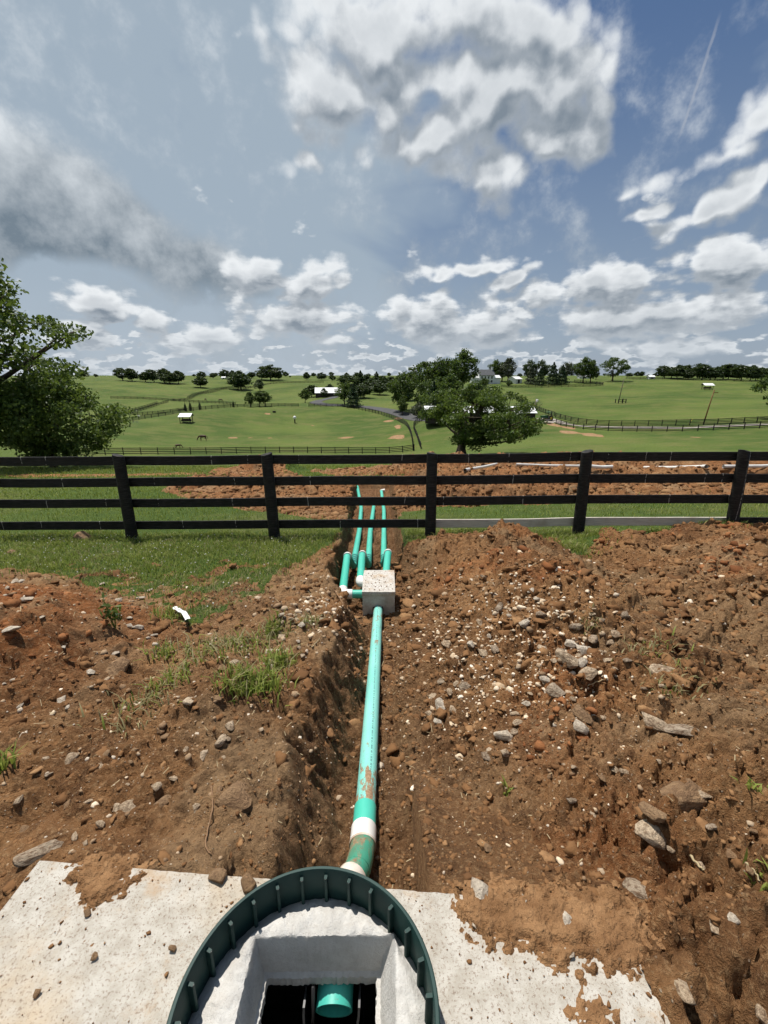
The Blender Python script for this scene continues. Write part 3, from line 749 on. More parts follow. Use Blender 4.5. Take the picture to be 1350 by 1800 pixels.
    out = np.hypot(np.clip(np.abs(lx) - .985, 0, None), np.clip(np.abs(ly) - .80, 0, None))
    pack = -.030 - .55 * np.clip(out - .05, 0, None) + .03 * fbm(X, Y, 6, 4, .6) + .02 * lumps(X, Y, 14, 4)
    free = sstep(-.62, -.52, X) * sstep(.20, .10, X) * (Y > .9)
    z = np.where((out > 0) & (out < 1.2), np.maximum(z, np.where(free > .5, -9, pack)), z)
    z = np.where((out < .25) & (free < .5), np.minimum(z, .035 + .25 * out + .03 * fbm(X, Y, 9, 3)), z)
    # masks
    red = np.zeros(X.shape)
    red = np.maximum(red, sstep(1.3, .4, np.hypot((X + 3.6) / 2.0, (Y - 3.0) / 1.25)))
    red = np.maximum(red, .55 * sstep(9.5, 11.5, Y) * (0.6 + .8 * fbm(X, Y, .4, 3)))
    red = np.maximum(red, 0.55 * sstep(0.1, .5, fbm(X + 3, Y, 0.7, 3) + 0.15) * (X > .6))
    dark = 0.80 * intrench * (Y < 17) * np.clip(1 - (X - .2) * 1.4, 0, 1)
    dark = np.maximum(dark, 0.75 * rut)
    dark = np.maximum(dark, 0.55 * sstep(.05, .5, fbm(X - 8, Y + 3, 0.8, 3)) * (X > .5))
    dark = np.maximum(dark, 0.5 * sstep(-3, -1.2, X) * sstep(-.3, -.6, X) * sstep(2.9, 2.2, Y) * sstep(-.25, .2, fbm(X, Y, 1.1, 3)))
    pale = 0.75 * sstep(0.05, .4, fbm(X + 21, Y - 5, 1.1, 4)) * soil
    pale = np.maximum(pale, 0.8 * np.exp(-((X + 1.15) / .5) ** 2) * sstep(2.2, 3.0, Y) * sstep(6.5, 5, Y) * (0.6 + .6 * fbm(X, Y, 3, 3)))
    pale = np.where(intrench > .6, pale * .3, pale)
    grey = sstep(1.2, .5, np.hypot((X - 2.75) / .9, (Y - 3.1) / 1.2) + .3 * fbm(X, Y, 1.5, 3))
    red = red * (1 - grey); dark = np.maximum(dark, .42 * grey); pale = np.maximum(pale, .55 * grey)
    dry = inside(TRACK, wx, wy)
    g = np.where(dry, 0.25, g)
    return z, g, np.clip(red, 0, 1), np.clip(dark, 0, 1), np.clip(pale, 0, 1), intrench

def spaced(marks):
    """coordinates running through (position, spacing) marks"""
    xs = [marks[0][0]]
    P = [m[0] for m in marks]; S = [m[1] for m in marks]
    while xs[-1] < P[-1]: xs.append(xs[-1] + float(np.interp(xs[-1], P, S)))
    return np.array(xs)
GX = spaced([(-26, .45), (-12, .16), (-6, .06), (-2.2, .022), (-1.0, .012), (-.2, .0105), (1.2, .0125), (2.4, .022), (6, .055), (12, .16), (26, .45)])
GY = spaced([(-4, .25), (0, .08), (.55, .012), (1.9, .0105), (3.2, .018), (7, .036), (12, .065), (18, .09), (27, .14)])
XX, YY = np.meshgrid(GX, GY)
ZZ, MG, MR, MD, MPALE, MTR = near_fields(XX, YY)
def near_h(x, y):
    """height of the built near ground (bilinear)"""
    x = np.atleast_1d(np.asarray(x, float)); y = np.atleast_1d(np.asarray(y, float))
    i = np.clip(np.searchsorted(GX, x) - 1, 0, len(GX) - 2); j = np.clip(np.searchsorted(GY, y) - 1, 0, len(GY) - 2)
    u = (x - GX[i]) / (GX[i + 1] - GX[i]); v = (y - GY[j]) / (GY[j + 1] - GY[j])
    return (ZZ[j, i] * (1 - u) * (1 - v) + ZZ[j, i + 1] * u * (1 - v) + ZZ[j + 1, i] * (1 - u) * v + ZZ[j + 1, i + 1] * u * v)
def near_pick(A, x, y):
    i = np.clip(np.searchsorted(GX, x) - 1, 0, len(GX) - 2); j = np.clip(np.searchsorted(GY, y) - 1, 0, len(GY) - 2)
    return A[j, i]
def hit_near(px, py):
    """meeting of the sight line with the built near ground"""
    d = ray(px, py); t = np.exp(np.linspace(math.log(.9), math.log(30), 2500))
    z = near_h(d.x * t, d.y * t); k = int(np.argmax(EYE + d.z * t < z)); tt = t[k]
    return Vector((d.x * tt, d.y * tt, float(z[k])))
def put_mask(me, g, r, d, a):
    at = me.attributes.new('mask', 'FLOAT_COLOR', 'POINT')
    at.data.foreach_set('color', np.stack([g, r, d, a], -1).astype(np.float32).ravel())
def build_near_ground():
    ny, nx = XX.shape
    idx = np.arange(ny * nx).reshape(ny, nx)
    F = np.stack([idx[:-1, :-1], idx[:-1, 1:], idx[1:, 1:], idx[1:, :-1]], -1).reshape(-1, 4)
    V = np.stack([XX, YY, ZZ], -1).reshape(-1, 3)
    # the buried tank takes up this space
    S = SLAB.mean(0) + (SLAB - SLAB.mean(0)) * 0.975
    ins = inside(S, XX.ravel(), YY.ravel())
    F = F[~ins[F].all(1)]
    me = mesh_data("ground", V, F, M_GROUND, True)
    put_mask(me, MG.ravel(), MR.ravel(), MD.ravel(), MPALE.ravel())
    tag(link("ground", me), kind='structure')
build_near_ground()

BARE = [((660, 768), 28, 3.2), ((610, 769), 14, 1.5), ((700, 768), 14, 3.0), ((683, 740), 8, 4.0), ((700, 750), 5, 6.0), ((470, 727), 5, 2.0), ((550, 748), 4, 1.2),
        ((410, 769), 9, 1.6), ((475, 770), 3, 1.2), ((440, 769), 3, 1.0), ((1040, 765), 14, 4.0), ((1000, 752), 10, 4), ((968, 745), 9, 6.0), ((1180, 724), 30, 5.0), ((1050, 718), 20, 4), ((1150, 735), 24, 3),
        ((1222, 768), 5, 2.0), ((700, 735), 8, 3), ((1010, 715), 20, 6), ((1000, 760), 14, 3)]
def build_far():
    az = np.radians(np.r_[np.arange(-180, -54, 1.5), np.arange(-54, 54, 0.27), np.arange(54, 180.1, 1.5)])
    rr = np.r_[np.arange(3, 22, 1.0), np.exp(np.arange(math.log(22), math.log(330), 0.0105)), np.exp(np.arange(math.log(330), math.log(6000), 0.03))]
    A, Rr = np.meshgrid(az, rr)
    X, Y = Rr * np.sin(A), Rr * np.cos(A)
    Z = base_z(X, Y)
    w = sstep(40, 120, Rr)
    Z = Z + w * 0.25 * fbm(X, Y, 0.03, 3) + sstep(130, 260, Rr) * 1.1 * fbm(X + 90, Y, 0.011, 3)
    inn = (X > GX[0] + .8) & (X < GX[-1] - .8) & (Y > GY[0] + .3) & (Y < GY[-1] - .5)
    Z = np.where((X > GX[0] - .2) & (X < GX[-1] + .2) & (Y > GY[0] - .2) & (Y < GY[-1] + .2), Z - 0.06, Z)
    n, k = X.shape; idx = np.arange(n * k).reshape(n, k)
    F = np.stack([idx[:-1, :-1], idx[1:, :-1], idx[1:, 1:], idx[:-1, 1:]], -1).reshape(-1, 4)[:, ::-1]
    F = F[~inn.ravel()[F].all(1)]
    g = np.ones(X.shape); pale = np.zeros(X.shape)
    for (px, py), hw, dep in BARE:
        c = ground_at(px, py); sx = hw / FPX * c.y * 1.0
        n1 = fbm(X, Y, 0.25, 3)
        d = np.hypot((X - c.x) / (sx + .1), (Y - c.y) / dep) + 0.55 * n1
        s = sstep(1.25, .65, d)
        soft = 0.55 if hw > 18 else 0.95
        g = g - s * soft * (0.62 if hw > 18 else 1); pale = np.maximum(pale, s)
    me = mesh_data("terrain", np.stack([X, Y, Z], -1).reshape(-1, 3), F, M_GROUND, True)
    put_mask(me, np.clip(g, 0, 1).ravel(), np.full(X.size, .12), np.zeros(X.size), pale.ravel())
    tag(link("terrain", me), kind='structure')
build_far()
def far_z(x, y):
    r = math.hypot(x, y)
    return bz(x, y) + float(sstep(40, 120, np.array([r]))[0]) * 0.25 * float(fbm(np.array([x]), np.array([y]), 0.03, 3)[0]) + float(sstep(130, 260, np.array([r]))[0]) * 1.1 * float(fbm(np.array([x + 90]), np.array([y]), 0.011, 3)[0])
def on_far(px, py):
    p = ground_at(px, py); p.z = far_z(p.x, p.y); return p

# ------------------------------------------------------------------ lanes
def catmull(pts, n=8):
    P = [Vector(p) for p in pts]; out = []
    for i in range(len(P) - 1):
        a = P[max(i - 1, 0)]; b_ = P[i]; c = P[i + 1]; d = P[min(i + 2, len(P) - 1)]
        for k in range(n):
            t = k / n
            out.append(0.5 * ((2 * b_) + (c - a) * t + (2 * a - 5 * b_ + 4 * c - d) * t * t + (3 * b_ - a - 3 * c + d) * t ** 3))
    out.append(P[-1]); return out
def lane(name, pix, width, mat, n=14):
    path = catmull([on_far(*p) for p in pix], n)
    V = []; F = []; m = 5
    for i, p in enumerate(path):
        t = (path[min(i + 1, len(path) - 1)] - path[max(i - 1, 0)]); t.z = 0; t.normalize()
        s = Vector((t.y, -t.x, 0))
        for j in range(m):
            q = p + s * width * (j / (m - 1) - .5); V.append((q.x, q.y, far_z(q.x, q.y) + 0.10))
    for i in range(len(path) - 1):
        for j in range(m - 1):
            a = i * m + j; F.append((a, a + 1, a + m + 1, a + m))
    tag(link(name, mesh_data(name, V, F, mat, True)), kind='structure')
lane("driveway", [(596, 694), (562, 703), (556, 708), (575, 712), (620, 714), (650, 717), (690, 724), (722, 733), (760, 738), (800, 740)], 6.0, M_ASPHALT)
lane("farm_lane", [(940, 738), (965, 737), (985, 743), (1010, 748), (1060, 751), (1120, 752.5), (1200, 752.5), (1280, 749), (1350, 746), (1450, 741)], 3.0, M_GRAVELLANE)
lane("yard", [(925, 737), (945, 739), (975, 742)], 5.5, M_GRAVELLANE)

# ================================================================== SEPTIC TANK
def loop_strip(MBo, loops, close_last=False):
    n = len(loops[0]); o = len(MBo.V)
    for L in loops: MBo.V.extend([tuple(p) for p in L])
    for i in range(len(loops) - 1):
        for k in range(n):
            MBo.F.append((o + i * n + k, o + i * n + (k + 1) % n, o + (i + 1) * n + (k + 1) % n, o + (i + 1) * n + k))
RING_C = Vector((-0.189, 0.69, 0.0)); RING_R = 0.322
def quad_loop(corners, n, z, jitter=0.0, seed=1):
    """n points round a four-cornered outline, counter-clockwise, matched by angle about the ring centre"""
    out = []
    C = [Vector((c[0], c[1])) for c in corners]
    rs = random.Random(seed)
    for k in range(n):
        a = 2 * math.pi * k / n; d = Vector((math.cos(a), math.sin(a))); best = None
        o = Vector((RING_C.x, RING_C.y))
        for i in range(4):
            p = C[i]; e = C[(i + 1) % 4] - p
            den = d.x * e.y - d.y * e.x
            if abs(den) < 1e-9: continue
            w = p - o; t = (w.x * e.y - w.y * e.x) / den; s = (w.x * d.y - w.y * d.x) / den
            if t > 0 and -1e-6 <= s <= 1 + 1e-6 and (best is None or t < best): best = t
        q = o + d * best
        out.append(Vector((q.x + rs.uniform(-jitter, jitter), q.y + rs.uniform(-jitter, jitter), z + rs.uniform(-jitter, jitter))))
    return out
def circ_loop(r, n, z, jitter=0.0, seed=1):
    rs = random.Random(seed)
    return [Vector((RING_C.x + r * math.cos(2 * math.pi * k / n), RING_C.y + r * math.sin(2 * math.pi * k / n), z + rs.uniform(-jitter, jitter))) for k in range(n)]
def snap_corners(loop, corners, z):
    for c in corners:
        k = min(range(len(loop)), key=lambda i: (loop[i].x - c[0]) ** 2 + (loop[i].y - c[1]) ** 2)
        loop[k] = Vector((c[0], c[1], z))
    return loop
tank = tag(empty("septic_tank", (0, 0, 0)), "buried concrete septic tank with whitish mud-spotted lid slab in the foreground", "septic tank")
def build_tank():
    N = 220
    sh = lambda k: SLAB.mean(0) + (SLAB - SLAB.mean(0)) * k
    mb = MB()
    loops = [snap_corners(quad_loop(sh(.985), N, -.19), sh(.985), -.19), snap_corners(quad_loop(sh(1.0), N, -.015, .0025, 2), SLAB, -.015),
             snap_corners(quad_loop(sh(.992), N, 0.0, .0015, 3), sh(.992), 0.0)]
    outer = loops[-1]
    for f in (.25, .5, .75):
        loops.append([outer[k].lerp(Vector((RING_C.x + .30 * math.cos(2 * math.pi * k / N), RING_C.y + .30 * math.sin(2 * math.pi * k / N), 0)), f) + Vector((0, 0, random.uniform(-.0012, .0012))) for k in range(N)])
    loops.append(circ_loop(.30, N, -0.002))
    loops.append(circ_loop(.30, N, -0.05))
    loop_strip(mb, loops)
    me = mb.data("lid_slab", M_SLAB); smooth_by_angle(me, 35)
    link("lid_slab", me, tank)
    # rough concrete collar inside the riser with a tapered square opening
    top = [(-.372, .885), (.030, .892), (.035, .47), (-.375, .47)]
    bot = [(-.349, .866), (-.010, .870), (-.008, .50), (-.350, .50)]
    lip = [(-.338, .853), (-.022, .857), (-.020, .51), (-.338, .51)]
    rs = random.Random(5)
    L0 = circ_loop(.309, N, .026, .002, 1); L1 = circ_loop(.292, N, .036, .002, 2)
    T = quad_loop(top, N, .048, .0015, 3); T = snap_corners(T, top, .048)
    Lm = [L1[k].lerp(T[k], .5) + Vector((0, 0, rs.uniform(0, .008))) for k in range(N)]
    T2 = [p.lerp(Vector((RING_C.x, RING_C.y, p.z)), .012) + Vector((0, 0, -.006)) for p in T]
    B = snap_corners(quad_loop(bot, N, -.070, .0012, 4), bot, -.070)
    Bi = snap_corners(quad_loop(lip, N, -.073, .0022, 5), lip, -.073)
    Bd = [p + Vector((0, 0, -.03)) for p in Bi]
    def lumpy(p, k): return p + Vector((0, 0, k * float(fbm(np.array([p.x]), np.array([p.y]), 22, 4, .6)[0])))
    T = [lumpy(p, .004) for p in T]
    radial = [[lumpy(L1[k].lerp(T[k], f), .009 * math.sin(f * math.pi) + .002) + Vector((0, 0, .010 * math.sin(f * math.pi))) for k in range(N)] for f in np.linspace(0.1, .9, 8)]
    mb = MB(); loop_strip(mb, [L0, L1] + radial + [T, T2, [a.lerp(c, .5) for a, c in zip(T2, B)], B, Bi, Bd])
    me = mb.data("collar", M_COLLAR); smooth_by_angle(me, 45); link("collar", me, tank)
    # hollow body
    c = SLAB.mean(0); mb = MB()
    o = [Vector((*p, -.105)) for p in SLAB * .96 + c * .04]; i_ = [Vector((*p, -.105)) for p in SLAB * .88 + c * .12]
    od = [Vector((p.x, p.y, -1.5)) for p in o]; idn = [Vector((p.x, p.y, -1.45)) for p in i_]
    hole = [Vector((*p, -.105)) for p in ((-.42, .93), (.09, .93), (.09, .42), (-.42, .42))]
    V = o + i_ + od + idn
    F = [(0, 1, 5, 4), (1, 2, 6, 5), (2, 3, 7, 6), (3, 0, 4, 7), (0, 8, 9, 1), (1, 9, 10, 2), (2, 10, 11, 3), (3, 11, 8, 0), (8, 11, 10, 9),
         (4, 5, 13, 12), (5, 6, 14, 13), (6, 7, 15, 14), (7, 4, 12, 15), (12, 13, 14, 15)]
    mb.add(V, F)
    mb.add(i_ + hole, [(0, 1, 5, 4), (1, 2, 6, 5), (2, 3, 7, 6), (3, 0, 4, 7)])   # underside of the lid
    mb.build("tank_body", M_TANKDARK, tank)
build_tank()
def build_water():
    c = SLAB.mean(0); S = SLAB * .87 + c * .13
    o = link("septic_water", mesh_data("septic_water", [(*p, -.47) for p in S], [(3, 2, 1, 0)], M_WATER))
    tag(o, kind='structure')
build_water()

riser = tag(empty("riser_ring", RING_C), "dark green plastic riser ring with inner ribs around the tank opening", "riser ring")
def build_riser():
    N = 128
    prof = [(RING_R, -.002), (RING_R, .148), (RING_R - .003, .151), (RING_R - .010, .151), (RING_R - .012, .147), (RING_R - .012, .012), (RING_R - .017, .010), (RING_R - .017, -.002)]
    mb = MB()
    loop_strip(mb, [[Vector((r * math.cos(2 * math.pi * k / N), r * math.sin(2 * math.pi * k / N), z)) for k in range(N)] for r, z in prof])
    me = mb.data("ring_wall", M_RISER); smooth_by_angle(me, 30); link("ring_wall", me, riser)
    mb = MB()
    pts = []
    r0 = RING_R - .0115
    mb.box((r0 - .016, -.0045, .012), (r0, .0045, .134))
    mb.tube([(r0 - .013, 0, .010), (r0 - .013, 0, .132)], .0050, 10)
    rib = mb.data("rib", M_RISER); smooth_by_angle(rib, 40)
    mb = MB(); mb.tube([(r0 - .013, 0, .1322), (r0 - .013, 0, .1330)], .0045, 8); hole = mb.data("screw_hole", M_BLACKPLASTIC)
    for k in range(26):
        a = 2 * math.pi * (k + .35) / 26
        o = link("rib", rib, riser, (0, 0, 0), (0, 0, a)); link("screw_hole", hole, o)
build_riser()

baffle = tag(empty("outlet_baffle", (-.150, .815, -.36)), "black plastic outlet baffle holding a short aqua pipe inside the tank opening", "baffle")
def build_baffle():
    # U-shaped housing open towards the camera, hanging from under the lid
    n = 20; R1, R0 = .082, .076
    mb = MB(); lo, hi = -.35, .335
    outl = [(-R1, .10)] + [(R1 * math.cos(a), R1 * math.sin(a)) for a in np.linspace(math.pi, 2 * math.pi, n)] + [(R1, .10)]
    inl = [(-R0, .10)] + [(R0 * math.cos(a), R0 * math.sin(a)) for a in np.linspace(math.pi, 2 * math.pi, n)] + [(R0, .10)]
    m = len(outl); V = []
    def top(x, y): return .235 - max(0, -y) * 1.0
    for P in (outl, inl):
        for x, y in P: V.append((x, y, lo))
        for x, y in P: V.append((x, y, top(x, y)))
    F = []
    for k in range(m - 1):
        F += [(k, k + 1, m + k + 1, m + k), (2 * m + k + 1, 2 * m + k, 3 * m + k, 3 * m + k + 1), (m + k, m + k + 1, 3 * m + k + 1, 3 * m + k)]
    me = mesh_data("housing", V, F, M_BLACKPLASTIC); smooth_by_angle(me, 40); link("housing", me, baffle)
    mb = MB(); Vt, Ft = tube_vf([(0.005, .16, .222), (0.005, .012, .195)], .0535, 28, False); mb.add(Vt, Ft)
    o = len(mb.V); Vt, Ft = tube_vf([(0.005, .16, .222), (0.005, .012, .195)], .047, 28, False); mb.add(Vt, [f[::-1] for f in Ft])
    for k in range(28): mb.F.append((28 + k, 28 + (k + 1) % 28, o + 28 + (k + 1) % 28, o + 28 + k))
    me = mb.data("pipe", M_PIPE_INSIDE); smooth_by_angle(me, 40); link("pipe", me, baffle)
    mb = MB(); mb.tube([(-.055, .03, .27), (-.058, -.03, .02)], .006, 8); mb.build("bracket", M_BLACKPLASTIC, baffle, True)
build_baffle()

# dried mud on the slab
def mud_patch(outline, thick, label, seed, res=0.0065):
    P = []
    for px, py in outline:
        d = ray(px, py); t = EYE / -d.z; P.append((d.x * t, d.y * t))
    P = np.array(P)
    xs = np.arange(P[:, 0].min() - .08, P[:, 0].max() + .08, res); ys = np.arange(P[:, 1].min() - .08, P[:, 1].max() + .08, res)
    X, Y = np.meshgrid(xs, ys)
    acc = np.zeros(X.shape)
    for a, c in ((0, 0), (.03, 0), (-.03, 0), (0, .03), (0, -.03), (.04, .04), (-.04, -.04), (.04, -.04), (-.04, .04)):
        wx = X + a + .035 * fbm(X + seed, Y, 8, 4, .6); wy = Y + c + .035 * fbm(X - seed, Y + 5, 8, 4, .6)
        acc += inside(P, wx, wy)
    acc /= 9
    acc = np.clip((acc + .5 * fbm(X + seed, Y, 34, 4, .7) * sstep(0, .3, acc) - .30) * 2.6, 0, 1)
    body = acc * (thick * (.35 + 1.1 * np.abs(fbm(X, Y + seed, 6, 4, .6)) + .6 * lumps(X, Y, 20, seed) + .35 * lumps(X, Y, 48, seed)) + .0065)
    Z = -0.004 + body + .003 * fbm(X, Y, 60, 3) * acc
    n, k = X.shape; idx = np.arange(n * k).reshape(n, k)
    F = np.stack([idx[:-1, :-1], idx[:-1, 1:], idx[1:, 1:], idx[1:, :-1]], -1).reshape(-1, 4)
    F = F[(acc.ravel()[F] > 0).any(1)]
    used = np.unique(F); remap = np.full(n * k, -1); remap[used] = np.arange(len(used))
    V = np.stack([X, Y, Z], -1).reshape(-1, 3)[used]
    tag(link("mud_patch", mesh_data("mud_patch", V, remap[F], M_MUD, True)), label, "mud")
mud_patch([(795, 1558), (900, 1562), (1118, 1580), (1150, 1650), (1168, 1700), (1080, 1692), (960, 1688), (905, 1655), (830, 1648), (800, 1605)], .016, "large brown mud patch on the right half of the concrete slab", 3)
mud_patch([(130, 1512), (200, 1520), (250, 1522), (232, 1548), (190, 1575), (160, 1598), (140, 1590), (138, 1560), (115, 1550)], .012, "brown mud patch at the far left edge of the concrete slab", 8)
mud_patch([(140, 1652), (165, 1636), (180, 1638), (165, 1662), (145, 1670)], .008, "small oval mud blob on the left half of the concrete slab", 12, .006)
mud_patch([(1005, 1750), (1060, 1735), (1085, 1760), (1080, 1830), (1000, 1830)], .002, "thin tan mud film on the slab at the bottom right", 15)

# ================================================================== PIPES AND DISTRIBUTION BOX
def pipe_mesh(name, pts, rad, mat, n=24, open_end=True):
    V, F = tube_vf(pts, rad, n, True)
    me = mesh_data(name, V, F, mat); smooth_by_angle(me, 50); return me
def arc3(p, c, q, n=8):
    """smooth bend from p to q with the corner at c"""
    p, c, q = Vector(p), Vector(c), Vector(q)
    return [(1 - t) ** 2 * p + 2 * t * (1 - t) * c + t * t * q for t in map(float, np.linspace(0, 1, n))]
PR = 0.0535
main = tag(empty("sewer_pipe", (-.08, 1.6, -.52)), "long faded aqua sewer pipe lying straight along the trench", "pipe")
def local(root, pts): return [Vector(p) - root.location for p in pts]
def add_part(root, name, pts, rad, mat, n=28):
    me = pipe_mesh(name, [Vector(p) for p in pts], rad, mat, n)
    return link(name, me, root, -root.location)
pz = lambda y: float(pipe_z(np.array([y]))[0])
mpts = [(-.098 + (y - 1.6) * .0085, y, pz(y)) for y in np.linspace(1.78, 4.80, 16)]
add_part(main, "pipe", mpts, PR, M_PIPE_MAIN, 36)
add_part(main, "coupling", [(-.097, 1.79, pz(1.79)), (-.098, 1.655, pz(1.655))], [.0575, .0575], M_PIPE_GREEN, 32)
e0 = Vector((-.099, 1.66, pz(1.66))); e1 = Vector((-.100, 1.565, pz(1.565) + .005)); e2 = Vector((-.116, 1.40, -.435)); e3 = Vector((-.165, 1.25, -.36))
add_part(main, "elbow_hub", [e0, e1], [.062, .062], M_WHITEPVC, 32)
add_part(main, "elbow", arc3(e1, (-.100, 1.49, -.47), e2, 10), .0575, M_PIPE_MUDDY, 32)
add_part(main, "elbow_collar", [e1.lerp(e0, -.10), e1.lerp(e0, .03)], [.064, .064], M_DIRTYWHITE, 32)
add_part(main, "tank_stub", [e2, e3, (-.19, 1.02, -.30)], .0565, M_PIPE_MUDDY, 32)
add_part(main, "tank_collar", [e2.lerp(e3, .35), e2.lerp(e3, .85)], [.0645, .0645], M_DIRTYWHITE, 32)

BOX_Y0, BOX_Y1, BOX_X0, BOX_X1 = 4.80, 5.36, -.262, .135
dbox = tag(empty("distribution_box", ((BOX_X0 + BOX_X1) / 2, (BOX_Y0 + BOX_Y1) / 2, -1.16)), "square concrete distribution box with flat lid at the end of the long aqua pipe", "distribution box")
def build_box():
    w, dp = (BOX_X1 - BOX_X0) / 2, (BOX_Y1 - BOX_Y0) / 2
    def slab(z0, z1, k, tilt=0.0, bev=.012, jit=.002, inner=None):
        mb = MB(); n = 12; loops = []
        rs = random.Random(int(z0 * 1000))
        for zz, kk in ((z0, 1 - bev), (z0 + bev, 1), (z1 - bev, 1), (z1, 1 - bev)):
            L = []
            for i in range(4):
                a = [(-1, -1), (1, -1), (1, 1), (-1, 1)]
                p, q = a[i], a[(i + 1) % 4]
                for j in range(n):
                    f = j / n; x = (p[0] + (q[0] - p[0]) * f) * w * k * kk; y = (p[1] + (q[1] - p[1]) * f) * dp * k * kk
                    L.append((x + rs.uniform(-jit, jit), y + rs.uniform(-jit, jit), zz + tilt * y + rs.uniform(-jit, jit)))
            loops.append(L)
        loop_strip(mb, loops); m = 4 * n
        mb.F.append(tuple(range(m - 1, -1, -1))); mb.F.append(tuple(3 * m + i for i in range(m)))
        return mb
    me = slab(-.06, .272, .965).data("body", M_BOX); smooth_by_angle(me, 35); link("body", me, dbox)
    me = slab(.276, .330, 1.0, .055).data("lid", M_BOXLID); smooth_by_angle(me, 35); link("lid", me, dbox)
    mb = MB(); mb.tube([(-.008, -dp * .965 - .005, .084), (-.008, -dp * .965 + .03, .078)], .066, 24)
    o = mb.build("inlet_gasket", M_BLACKPLASTIC, dbox, True)
build_box()

LR = 0.0515
def lateral(name, label, segs, elbows):
    root = tag(empty(name, segs[0][0]), label, "pipe", "lateral pipes leaving the distribution box")
    for pts in segs: add_part(root, "pipe", pts, LR, M_PIPE_GREEN, 24)
    for pts in elbows: add_part(root, "elbow", pts, LR * 1.17, M_WHITEPVC, 24)
def bend(a, c, d, r=.10, n=9, sock=.05):
    """white fitting: short straight sockets either side of a bend at c"""
    a, c, d = Vector(a), Vector(c), Vector(d)
    u = (a - c).normalized(); v = (d - c).normalized()
    return [c + u * (r + sock)] + arc3(c + u * r, c, c + v * r, n) + [c + v * (r + sock)]
def lat_path(y, xs): return [(float(np.interp(yy, xs[0], xs[1])), yy, pz(yy) - .02) for yy in y]
A0, A1 = Vector((-.515, 5.02, -.985)), Vector((-.545, 6.22, -.965)); A2 = Vector((-.475, 6.42, -1.235))
ya = np.linspace(6.55, 16.3, 18)
pa = lat_path(ya, ([6.4, 9, 12.5, 16.3], [-.475, -.52, -.66, -.99]))
lateral("lateral_pipe", "outermost green lateral pipe with two white elbows left of the distribution box",
        [[(BOX_X0 + .02, 5.02, -.985), A0 + Vector((.08, 0, 0))], [A0 + Vector((0, .08, 0)), A1 - Vector((0, .06, 0))], [A1.lerp(A2, .2), A1.lerp(A2, .85)], [A2.lerp(Vector(pa[0]), .3)] + pa],
        [bend(A0 + Vector((1, 0, 0)), A0, A1, .075), bend(A0, A1, A2, .035, 9, .006)])
B0, B1, B2 = Vector((-.305, 5.26, -.955)), Vector((-.325, 6.26, -.955)), Vector((-.245, 6.48, -1.245))
pb = lat_path(np.linspace(6.6, 12.6, 12), ([6.4, 9, 12.6], [-.245, -.29, -.30]))
lateral("lateral_pipe", "middle green lateral pipe with a white elbow close beside the distribution box",
        [[(BOX_X0 + .02, 5.26, -.955), B0 + Vector((.03, 0, 0))], [B0 + Vector((0, .07, 0)), B1 - Vector((0, .06, 0))], [B1.lerp(B2, .2), B1.lerp(B2, .85)], [B2.lerp(Vector(pb[0]), .3)] + pb],
        [bend(B0 + Vector((1, 0, 0)), B0, B1, .065), bend(B0, B1, B2, .035, 9, .006)])
C0, C1 = Vector((.015, 5.33, -1.0)), Vector((.062, 6.32, -.955)); C2 = Vector((-.005, 6.5, -1.24))
pc = lat_path(np.linspace(6.62, 15.4, 16), ([6.4, 9, 12, 15.4], [-.005, 0.0, .0, -.09]))
pe = Vector(pc[-1]); pc2 = pc + []
lateral("lateral_pipe", "right green lateral pipe running from behind the distribution box to a white end fitting",
        [[C0, C1 - Vector((0.003, .06, 0))], [C1.lerp(C2, .2), C1.lerp(C2, .85)], [C2.lerp(Vector(pc[0]), .3)] + pc],
        [bend(C0, C1, C2, .035, 9, .006), bend(pc[-2], pe, pe + Vector((1, .1, 0.1)), .07)])

# ================================================================== NEAR FENCE
fence = tag(empty("board_fence", (0.77, 6.95, -.92)), "black four-board horse fence on thick posts crossing behind the trench", "fence")
FX = [-9.0, -6.58, -4.14, -1.80, .760, 3.18, 5.66, 8.1, 10.5]
FTOP = [.372, .380, .392, .412, .424, .458, .462, .46, .46]
FLEAN = [0.01, .01, .004, -.035, -.012, -.030, -.085, -.02, 0]
FY = 6.95
def bevel_box(lo, hi, bev, M=None, wob=0.0, seed=0, nx=1):
    """board with softened edges, along x, nx slices"""
    rs = random.Random(seed); mb = MB(); loops = []
    (x0, y0, z0), (x1, y1, z1) = lo, hi
    prof = [(y0 + bev, z0), (y1 - bev, z0), (y1, z0 + bev), (y1, z1 - bev), (y1 - bev, z1), (y0 + bev, z1), (y0, z1 - bev), (y0, z0 + bev)]
    for i in range(nx + 1):
        f = i / nx; dz = wob * math.sin(f * math.pi * rs.uniform(.8, 1.2)) + rs.uniform(-.0015, .0015); dy = rs.uniform(-.002, .002)
        loops.append([Vector((x0 + (x1 - x0) * f, y + dy, z + dz)) for y, z in prof])
    loop_strip(mb, loops); m = 8
    mb.F.append(tuple(range(m - 1, -1, -1))); mb.F.append(tuple(nx * m + i for i in range(m)))
    if M is not None: mb.V = [M @ Vector(v) for v in mb.V]
    return mb
